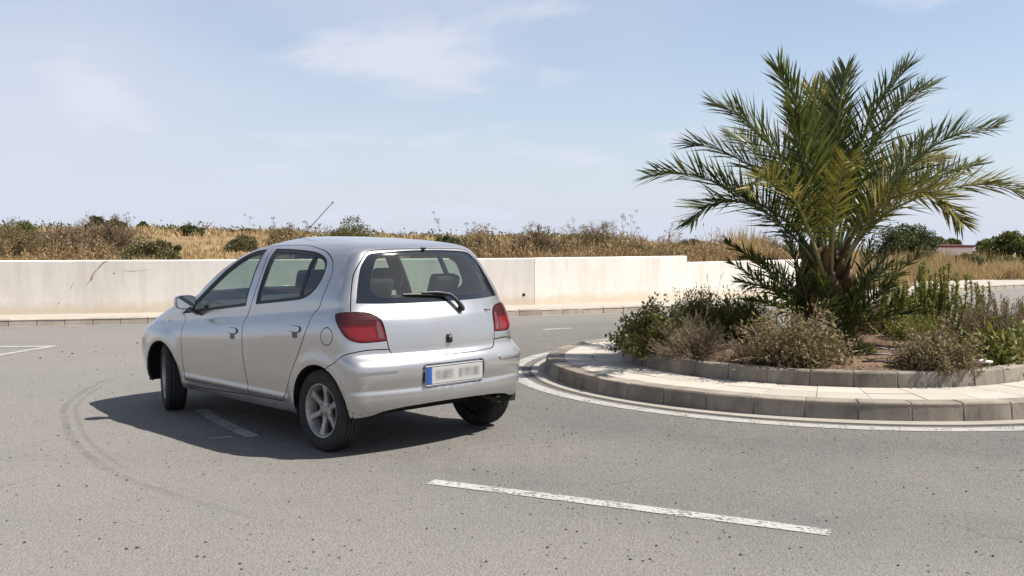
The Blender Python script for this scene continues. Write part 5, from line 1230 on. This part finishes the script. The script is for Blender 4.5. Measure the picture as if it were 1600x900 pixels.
for k in range(58):
    a = k*2.39996; z = .05+.90*(k/58); r_ = float(np.interp(z, [q[1] for q in tv], [q[0] for q in tv]))*.90
    ca, sa = math.cos(a), math.sin(a); ln_ = random.uniform(.16, .30)*(1.0 if z > .4 else .75); w0 = random.uniform(.055, .08); out = random.uniform(.06, .13)
    def q(d, s_, h): return (r_*ca+d*ca-s_*sa, r_*sa+d*sa+s_*ca, z+h)
    v = [q(-.04, -w0, -.04), q(-.04, w0, -.04), q(.035, w0*.7, -.03), q(.035, -w0*.7, -.03), q(out*.55, -w0*.6, ln_*.55), q(out*.55, w0*.6, ln_*.55), q(out*.75+.03, w0*.4, ln_*.5), q(out*.75+.03, -w0*.4, ln_*.5), q(out, -w0*.28, ln_), q(out, w0*.28, ln_), q(out+.02, w0*.2, ln_*.97), q(out+.02, -w0*.2, ln_*.97)]
    MB().add(v, [(3, 2, 1, 0)] + [(b+i, b+(i+1) % 4, b+4+(i+1) % 4, b+4+i) for b in (0, 4) for i in range(4)] + [(8, 9, 10, 11)]).build('leaf_base', M_BOOT if k % 3 else M_BARK, palm, True)

# ================================================================== the field behind the wall
def grass():
    g = Veg()
    def patch(n, x0, x1, d0, d1, hmin, hmax, w, cond=None, clump=True):
        m = n//9; cx_ = rng.uniform(x0, x1, m); cd = d0+(d1-d0)*rng.uniform(0, 1, m)**1.4
        X = (cx_-800)/1600*cd; C = np.repeat(np.stack([X, cd], 1), 9, 0)+rng.normal(0, .10, (m*9, 2)); 
        Z = np.array([GROUND(a, b) for a, b in np.stack([X, cd], 1)]); Z = np.repeat(Z, 9); 
        yw = np.interp(C[:, 0], [p[0] for p in WALL], [p[1] for p in WALL])+.42; C[:, 1] = np.where(C[:, 0] < 7.3, np.maximum(C[:, 1], yw), C[:, 1])
        hh = np.repeat(rng.uniform(hmin, hmax, m)*(.75+.5*np.sin(cx_*.021+cd*.3)*np.sin(cx_*.05)), 9)*rng.uniform(.6, 1.15, m*9)
        B = np.column_stack([C, Z-.03]); D = unit(np.stack([rng.normal(0, .28, m*9), rng.normal(0, .28, m*9), np.ones(m*9)], 1)); U = unit(np.cross(D, rv(m*9)))
        keep = hh > .04; g.leaves(B[keep], D[keep], U[keep], hh[keep], w*rng.uniform(.6, 1.3, m*9)[keep], .1)
    patch(20000, -40, 1290, 18.5, 24, .06, .24, .016); patch(24000, -60, 1330, 24, 45, .10, .32, .026); patch(16000, -80, 1400, 45, 100, .25, .55, .06)
    patch(7000, 700, 1070, 22.0, 26, .15, .5, .014); patch(4000, -20, 520, 20, 24, .1, .28, .014)
    patch(16000, 1330, 1660, 31.5, 38, .35, .80, .022); patch(14000, 1330, 1680, 36, 60, .35, .75, .035); patch(9000, 1100, 1420, 27, 38, .4, .9, .02)
    pass
    o = g.build('dry_grass', L_STRAW); tag(o, 'dry straw coloured grass covering the field behind the wall', 'grass', kind='stuff')
grass()
def weeds():
    g = Veg()
    for x0, x1, n in ((-30, 200, 500), (700, 1060, 2200), (1080, 1270, 500), (430, 480, 120)):
        cx_ = rng.uniform(x0, x1, n); cd = rng.uniform(21.6, 27, n); X = (cx_-800)/1600*cd; cl = np.clip(.35+.55*np.sin(cx_*.062+1.7)*np.sin(cx_*.023+.6)+.25*np.sin(cx_*.17), 0, 1)
        yw = np.interp(X, [p[0] for p in WALL], [p[1] for p in WALL])+.5; cd = np.maximum(cd, yw); Z = np.array([GROUND(a, b) for a, b in zip(X, cd)])-.03
        h = rng.uniform(.22, .72, n)*(.40+.85*cl); t = np.linspace(0, 1, 4)[None, :, None]; B = np.stack([X, cd, Z], 1); D = np.stack([rng.normal(0, .25, n), rng.normal(0, .25, n), np.ones(n)], 1)*h[:, None]
        S = B[:, None]+D[:, None]*t+np.stack([rng.normal(0, .08, n), rng.normal(0, .08, n), np.zeros(n)], 1)[:, None]*t*t; g.twigs(S, np.linspace(1, .5, 4)[None]*np.full((n, 1), .006))
        k = 7; u = rng.uniform(.3, 1, (n, k)); i = np.clip((u*3).astype(int), 0, 2); a = (u*3-i)[..., None]; nn = np.arange(n)[:, None]; C = (S[nn, i]*(1-a)+S[nn, i+1]*a).reshape(-1, 3); Dd = unit(rv(n*k)+np.array([0, 0, .9])); g.leaves(C, Dd, unit(np.cross(Dd, rv(n*k))), rng.uniform(.05, .16, n*k), .020)
    tag(g.build('dry_weeds', L_WEED), 'tall brown dry weeds massed behind the white wall', 'weeds', kind='stuff')
L_WEED = leafmat('dry_weed', [(.20, .13, .07), (.33, .22, .115), (.44, .30, .16), (.56, .41, .225)], .85, .3)
weeds()
L_BUSH = leafmat('bush_olive_green', [(.050, .058, .018), (.095, .100, .030), (.150, .145, .045), (.21, .19, .065)])
def dome(name, loc, rx, ry, h, label, mat, ls, cat='shrub', K=30, per=230):
    """a bush of leaf clumps reaching the ground, with stems inside"""
    e = plant(name, loc, label, cat); S = shoots(40, rx*.6, ry*.6, h*.55, low=.05); g = Veg(); g.twigs(S, np.linspace(1, .3, S.shape[1])[None]*np.full((40, 1), .02*h)); g.build('stems', M_STEM, e)
    az = rng.uniform(0, 6.283, K); el = np.arcsin(np.linspace(0, 1, K)); rr = rng.uniform(.55, .98, K)*(1+.10*np.sin(az*2+rng.uniform(0, 6))); cen = np.stack([np.cos(az)*np.cos(el)*rx*rr, np.sin(az)*np.cos(el)*ry*rr, h*(.10+.80*np.sin(el)*rr)], 1)
    cr = rng.uniform(.20, .40, K)*min(rx, h*1.2); m_ = per; C = np.repeat(cen, m_, 0)+rv(K*m_)*(np.repeat(cr, m_)*rng.uniform(.2, 1, K*m_)**.5)[:, None]*np.array([1, 1, .8]); C[:, 2] = np.maximum(C[:, 2], .02)
    D = unit(rv(len(C))+np.array([0, 0, .45])); g = Veg(); g.leaves(C, D, unit(np.cross(D, rv(len(C)))), ls*rng.uniform(.6, 1.3, len(C)), ls*.6); g.build('foliage', mat, e); return e
def field(px, top, wpx, depth, kind, label, name, base=None, sq=1.0):
    sc = 1600./depth; z = GROUND((px-800)/1600*depth, depth); p = unpx(px, top, depth); h = max(.3, p.z-z); rx = wpx/sc/2
    loc = (p.x, depth, z-.04)
    big = depth > 26; ls = max(.05, .0016*depth*1.2)
    if kind in ('green', 'dark', 'olive'): return dome(name, loc, rx, rx*.8, h, label, {'green': L_BUSH, 'dark': L_DARK, 'olive': L_OLIVE}[kind], ls)
    if kind == 'brown': return twiggy(name, loc, rx, rx*.7, h, label, L_BROWN, 170, 6, .008, L_DRY, 3, ls*.7, low=.0)
    if kind == 'grey': return twiggy(name, loc, rx, rx*.7, h, label, L_GREY, 200, 6, .009, L_BROWN, 4, ls*.7, low=.0)
FB = [(32, 338, 82, 31, 'green', 'green bushy tree at the far left behind the brown scrub'), (18, 352, 90, 23.5, 'brown', 'reddish brown dry scrub at the left frame edge above the wall'), (92, 352, 110, 25, 'grey', 'grey brown thicket left of centre of the left scrub group'),
      (165, 346, 105, 25.5, 'grey', 'tall grey leafless thicket above the cracked part of the wall'), (150, 337, 34, 60, 'dark', 'small dark tree rising behind the tall grey thicket, the left one'), (180, 341, 46, 62, 'dark', 'low dark tree behind the tall grey thicket, the right one'),
      (222, 346, 17, 85, 'dark', 'tiny lone dark tree far off on the field horizon'), (250, 358, 50, 90, 'dark', 'thin dark line of scrub on the horizon right of the tiny tree'), (295, 352, 46, 48, 'dark', 'round dark green bush standing alone in the yellow field'),
      (232, 369, 88, 21.5, 'olive', 'olive dry shrub directly behind the wall right of the crack'), (262, 372, 46, 23, 'olive', 'small olive shrub touching the dry shrub behind the wall'), (378, 366, 62, 30, 'olive', 'low olive shrub in the grass left of the car roof'), (445, 354, 62, 36, 'brown', 'brown rounded shrub just left of the roof aerial'),
      (385, 360, 60, 70, 'dark', 'flat dark scrub far off left of the brown rounded shrub'), (538, 342, 112, 30, 'green', 'wide olive green bush right above the car roof'),
      (705, 369, 60, 40, 'dark', 'dark low scrub right of the car roof on the skyline'), (752, 366, 80, 23.5, 'brown', 'dry brown shrub behind the wall near the car tail'), (768, 362, 34, 26, 'olive', 'small green topped shrub above the dry brown shrub'), (833, 360, 78, 24, 'grey', 'grey brown shrub behind the wall joint'),
      (880, 372, 70, 25, 'brown', 'low brown shrub between the two taller shrubs behind the wall'), (932, 351, 112, 25, 'brown', 'largest brown shrub behind the wall left of the palm'), (897, 366, 40, 40, 'dark', 'dark bush peeking out left of the largest brown shrub'), (985, 374, 70, 25.5, 'brown', 'low red brown shrub above the wall before its step'), (1035, 380, 60, 27, 'brown', 'dry scrub above the step of the wall'),
      (1082, 374, 58, 75, 'dark', 'flat dark green bush on the skyline left of the palm'), (1150, 379, 70, 60, 'brown', 'pale brown scrub on the skyline behind the left palm fronds'), (1195, 374, 56, 50, 'brown', 'brown scrub mound behind the palm left of its trunk'), (1085, 397, 70, 27, 'olive', 'yellow green weeds behind the lowered end of the wall')]
for q in FB:
    nm = {'green': 'green_bush', 'dark': 'dark_bush', 'olive': 'olive_shrub', 'brown': 'dry_shrub', 'grey': 'grey_thicket'}[q[4]]; field(q[0], q[1], q[2], q[3], q[4], q[5], nm)
def far_scrub():
    g = Veg(); n = 170
    px = rng.uniform(-60, 1700, n); dd = rng.uniform(60, 98, n); X = (px-800)/1600*dd
    for x, y, q in zip(X, dd, px):
        if 1462 < q < 1530: continue
        k = 60; z = GROUND(x, y); w_ = rng.uniform(.6, 2.0); h = rng.uniform(.2, .6); C = np.stack([x+rng.normal(0, w_*.5, k), y+rng.normal(0, w_*.5, k), z+np.abs(rng.normal(0, .45, k))*h], 1); D = unit(rv(k)+[0, 0, .4]); g.leaves(C, D, unit(np.cross(D, rv(k))), .22, .13)
    tag(g.build('far_scrub', L_OLIVE), 'low dark scrub in a thin band along the far edge of the field', 'scrub', kind='stuff')
far_scrub()
# trees and hedge on the right
def tree(name, px, top, wpx, depth, base_py, mat, label, n=420, per=42, ls=.11):
    sc = 1600./depth; b = unpx(px, base_py, depth); t = unpx(px, top, depth); h = t.z-b.z; rx = wpx/sc/2; e = empty(name, (b.x, b.y, b.z)); tag(e, label, 'tree')
    m = MB(); lim = [((0, 0, -.3), (.04*rx, 0, h*.18), (.1*rx, .05, h*.45))]
    for a in np.linspace(0, 6.28, 7)[:-1]: lim.append(((.02, 0, h*.12), (.35*rx*math.cos(a), .35*rx*math.sin(a), h*.36), (.66*rx*math.cos(a), .6*rx*math.sin(a), h*.62)))
    for q in lim: m.tube(q, [.05*h, .035*h, .012*h], 6)
    m.build('trunk', M_STEM, e, True)
    g = Veg(); K = 34; az = rng.uniform(0, 6.283, K); el = np.arcsin(rng.uniform(-.25, 1, K)); rr = rng.uniform(.55, .95, K); cen = np.stack([np.cos(az)*np.cos(el)*rx*rr, np.sin(az)*np.cos(el)*rx*.85*rr, h*.52+np.sin(el)*h*.44*rr], 1); cr = rng.uniform(.20, .36, K)*rx
    m_ = n*per//K; C = np.repeat(cen, m_, 0)+rv(K*m_)*(np.repeat(cr, m_)*rng.uniform(.25, 1, K*m_)**.5)[:, None]*np.array([1, 1, .75]); D = unit(rv(len(C))+np.array([0, 0, .25])); g.leaves(C, D, unit(np.cross(D, rv(len(C)))), ls*rng.uniform(.6, 1.3, len(C)), ls*.6); g.build('crown', mat, e)
b_ = unpx(1416, 410, 42); dome('olive_tree', (b_.x, b_.y, b_.z), 1.36, 1.2, unpx(1416, 343, 42).z-b_.z, 'dark rounded tree standing alone right of the palm trunk', L_DARK, .10, 'tree', 44, 320)
tree('green_tree', 1590, 366, 96, 44, 416, L_GREEN, 'broad bright green tree cut by the right frame edge', ls=.13)
tree('green_tree', 1545, 378, 50, 46, 414, L_GREEN, 'lower green tree left of the one at the right frame edge', n=260, ls=.13)
tree('dark_tree', 1462, 372, 46, 75, 405, L_OLIVE, 'small olive tree behind the dark rounded tree, towards the white hut', n=200, ls=.17)
tree('dark_tree', 1487, 374, 30, 95, 400, L_DARK, 'tiny grey green tree behind the white hut roof', n=160, ls=.2)
field(1500, 396, 90, 41, 'olive', 'low olive scrub in front of the white hut', 'olive_shrub'); field(1440, 392, 60, 40, 'brown', 'brown brush under the dark rounded tree', 'dry_shrub'); field(1560, 398, 110, 40, 'green', 'low green hedge under the green trees at the right', 'green_bush')
# white hut with a dark red roof edge
hut = empty('white_hut', (unpx(1497, 395, 62).x, 62, -2.2)); tag(hut, 'small flat white hut with dark red roof edge between the trees at the right', 'hut')
zt = unpx(1497, 383, 62).z+2.2
m = MB(); m.box((-.92, 0, 0), (.92, 2.4, zt-.14)); m.build('wall', flat('hut_white', (.74, .70, .72), .9), hut)
m = MB(); m.box((-1.0, -.08, zt-.14), (1.0, 2.5, zt)); m.build('roof_edge', flat('hut_red', (.16, .055, .055), .85), hut, bevel=.01)
# wooden marker post and thin iron rod
pb = unpx(1491, 437, 35.5); pt = unpx(1493, 399, 35.5)
m = MB(); m.tube([(0, 0, -.2), (.03, 0, (pt.z-pb.z)*.6), (.05, 0, pt.z-pb.z)], [.055, .052, .048], 9); o = m.build('wooden_post', flat('post_brown', (.16, .085, .045), .85), None, True, loc=pb); tag(o, 'brown wooden post standing in the dry grass at the right', 'post')
pb = unpx(1421, 432, 33); pt = unpx(1421, 405, 33); m = MB(); m.tube([(0, 0, -.2), (0, 0, pt.z-pb.z)], .016, 6); o = m.build('iron_rod', flat('rod_grey', (.10, .10, .11), .6, .5), None, True, loc=pb); tag(o, 'thin grey iron rod in the dry grass left of the wooden post', 'post')
# tall dry umbel stalks on the skyline
UL = ['thin umbel stalk first right of the round dark green bush', 'short umbel stalk second right of the round dark green bush', 'umbel stalk above the low olive shrub, left one', 'tall umbel stalk above the low olive shrub, right one', 'tallest umbel stalk left of the brown rounded shrub', 'umbel stalk above the brown rounded shrub left of the aerial', 'umbel stalk right beside the foot of the roof aerial', 'pale leafless stalk rising from the tall grey thicket at left', 'short umbel stalk right of the wide olive green bush', 'second short umbel stalk right of the wide olive green bush', 'tall branched umbel stalk above the right half of the car roof', 'umbel stalk above the tail end of the car roof', 'umbel stalk between the car tail and the dry brown shrub', 'umbel stalk above the small green topped shrub', 'umbel stalk right of the small green topped shrub', 'low umbel stalk left of the grey brown shrub at the wall joint', 'umbel stalk above the grey brown shrub at the wall joint', 'tall thin stalk right of the largest brown shrub, left of a pair', 'tallest thin stalk right of the largest brown shrub, right of a pair', 'short stalk beside the pair of tall stalks', 'slanting stalk above the step of the wall', 'rightmost slanting stalk leaning toward the palm']
ST = [(318, 348, 23), (336, 349, 24), (371, 346, 23), (385, 340, 22.5), (430, 341, 22.5), (457, 343, 23), (478, 346, 24), (205, 340, 27), (616, 352, 24), (635, 350, 24), (690, 343, 22.5), (728, 349, 23), (741, 351, 23.5), (762, 350, 23), (783, 353, 24), (806, 357, 24), (845, 354, 25), (975, 339, 23), (991, 337, 23), (1003, 353, 24), (1035, 353, 23.5), (1047, 347, 23.5)]
for i, (px, top, d) in enumerate(ST):
    if i in (1, 2, 5, 8, 9, 12, 14, 15, 19): continue
    z = GROUND((px-800)/1600*d, d); p = unpx(px, top, d)
    wh = 'left of the car roof' if px < 500 else ('behind the car tail' if px < 700 else 'right of the car')
    e = stalk('umbel_stalk', (p.x, d, z-.03), p.z-z, (rng.normal(0, .08) if px < 1000 else .22, 0), UL[i], 4, L_GREY, 'dry stalk', True, .0042, .015)
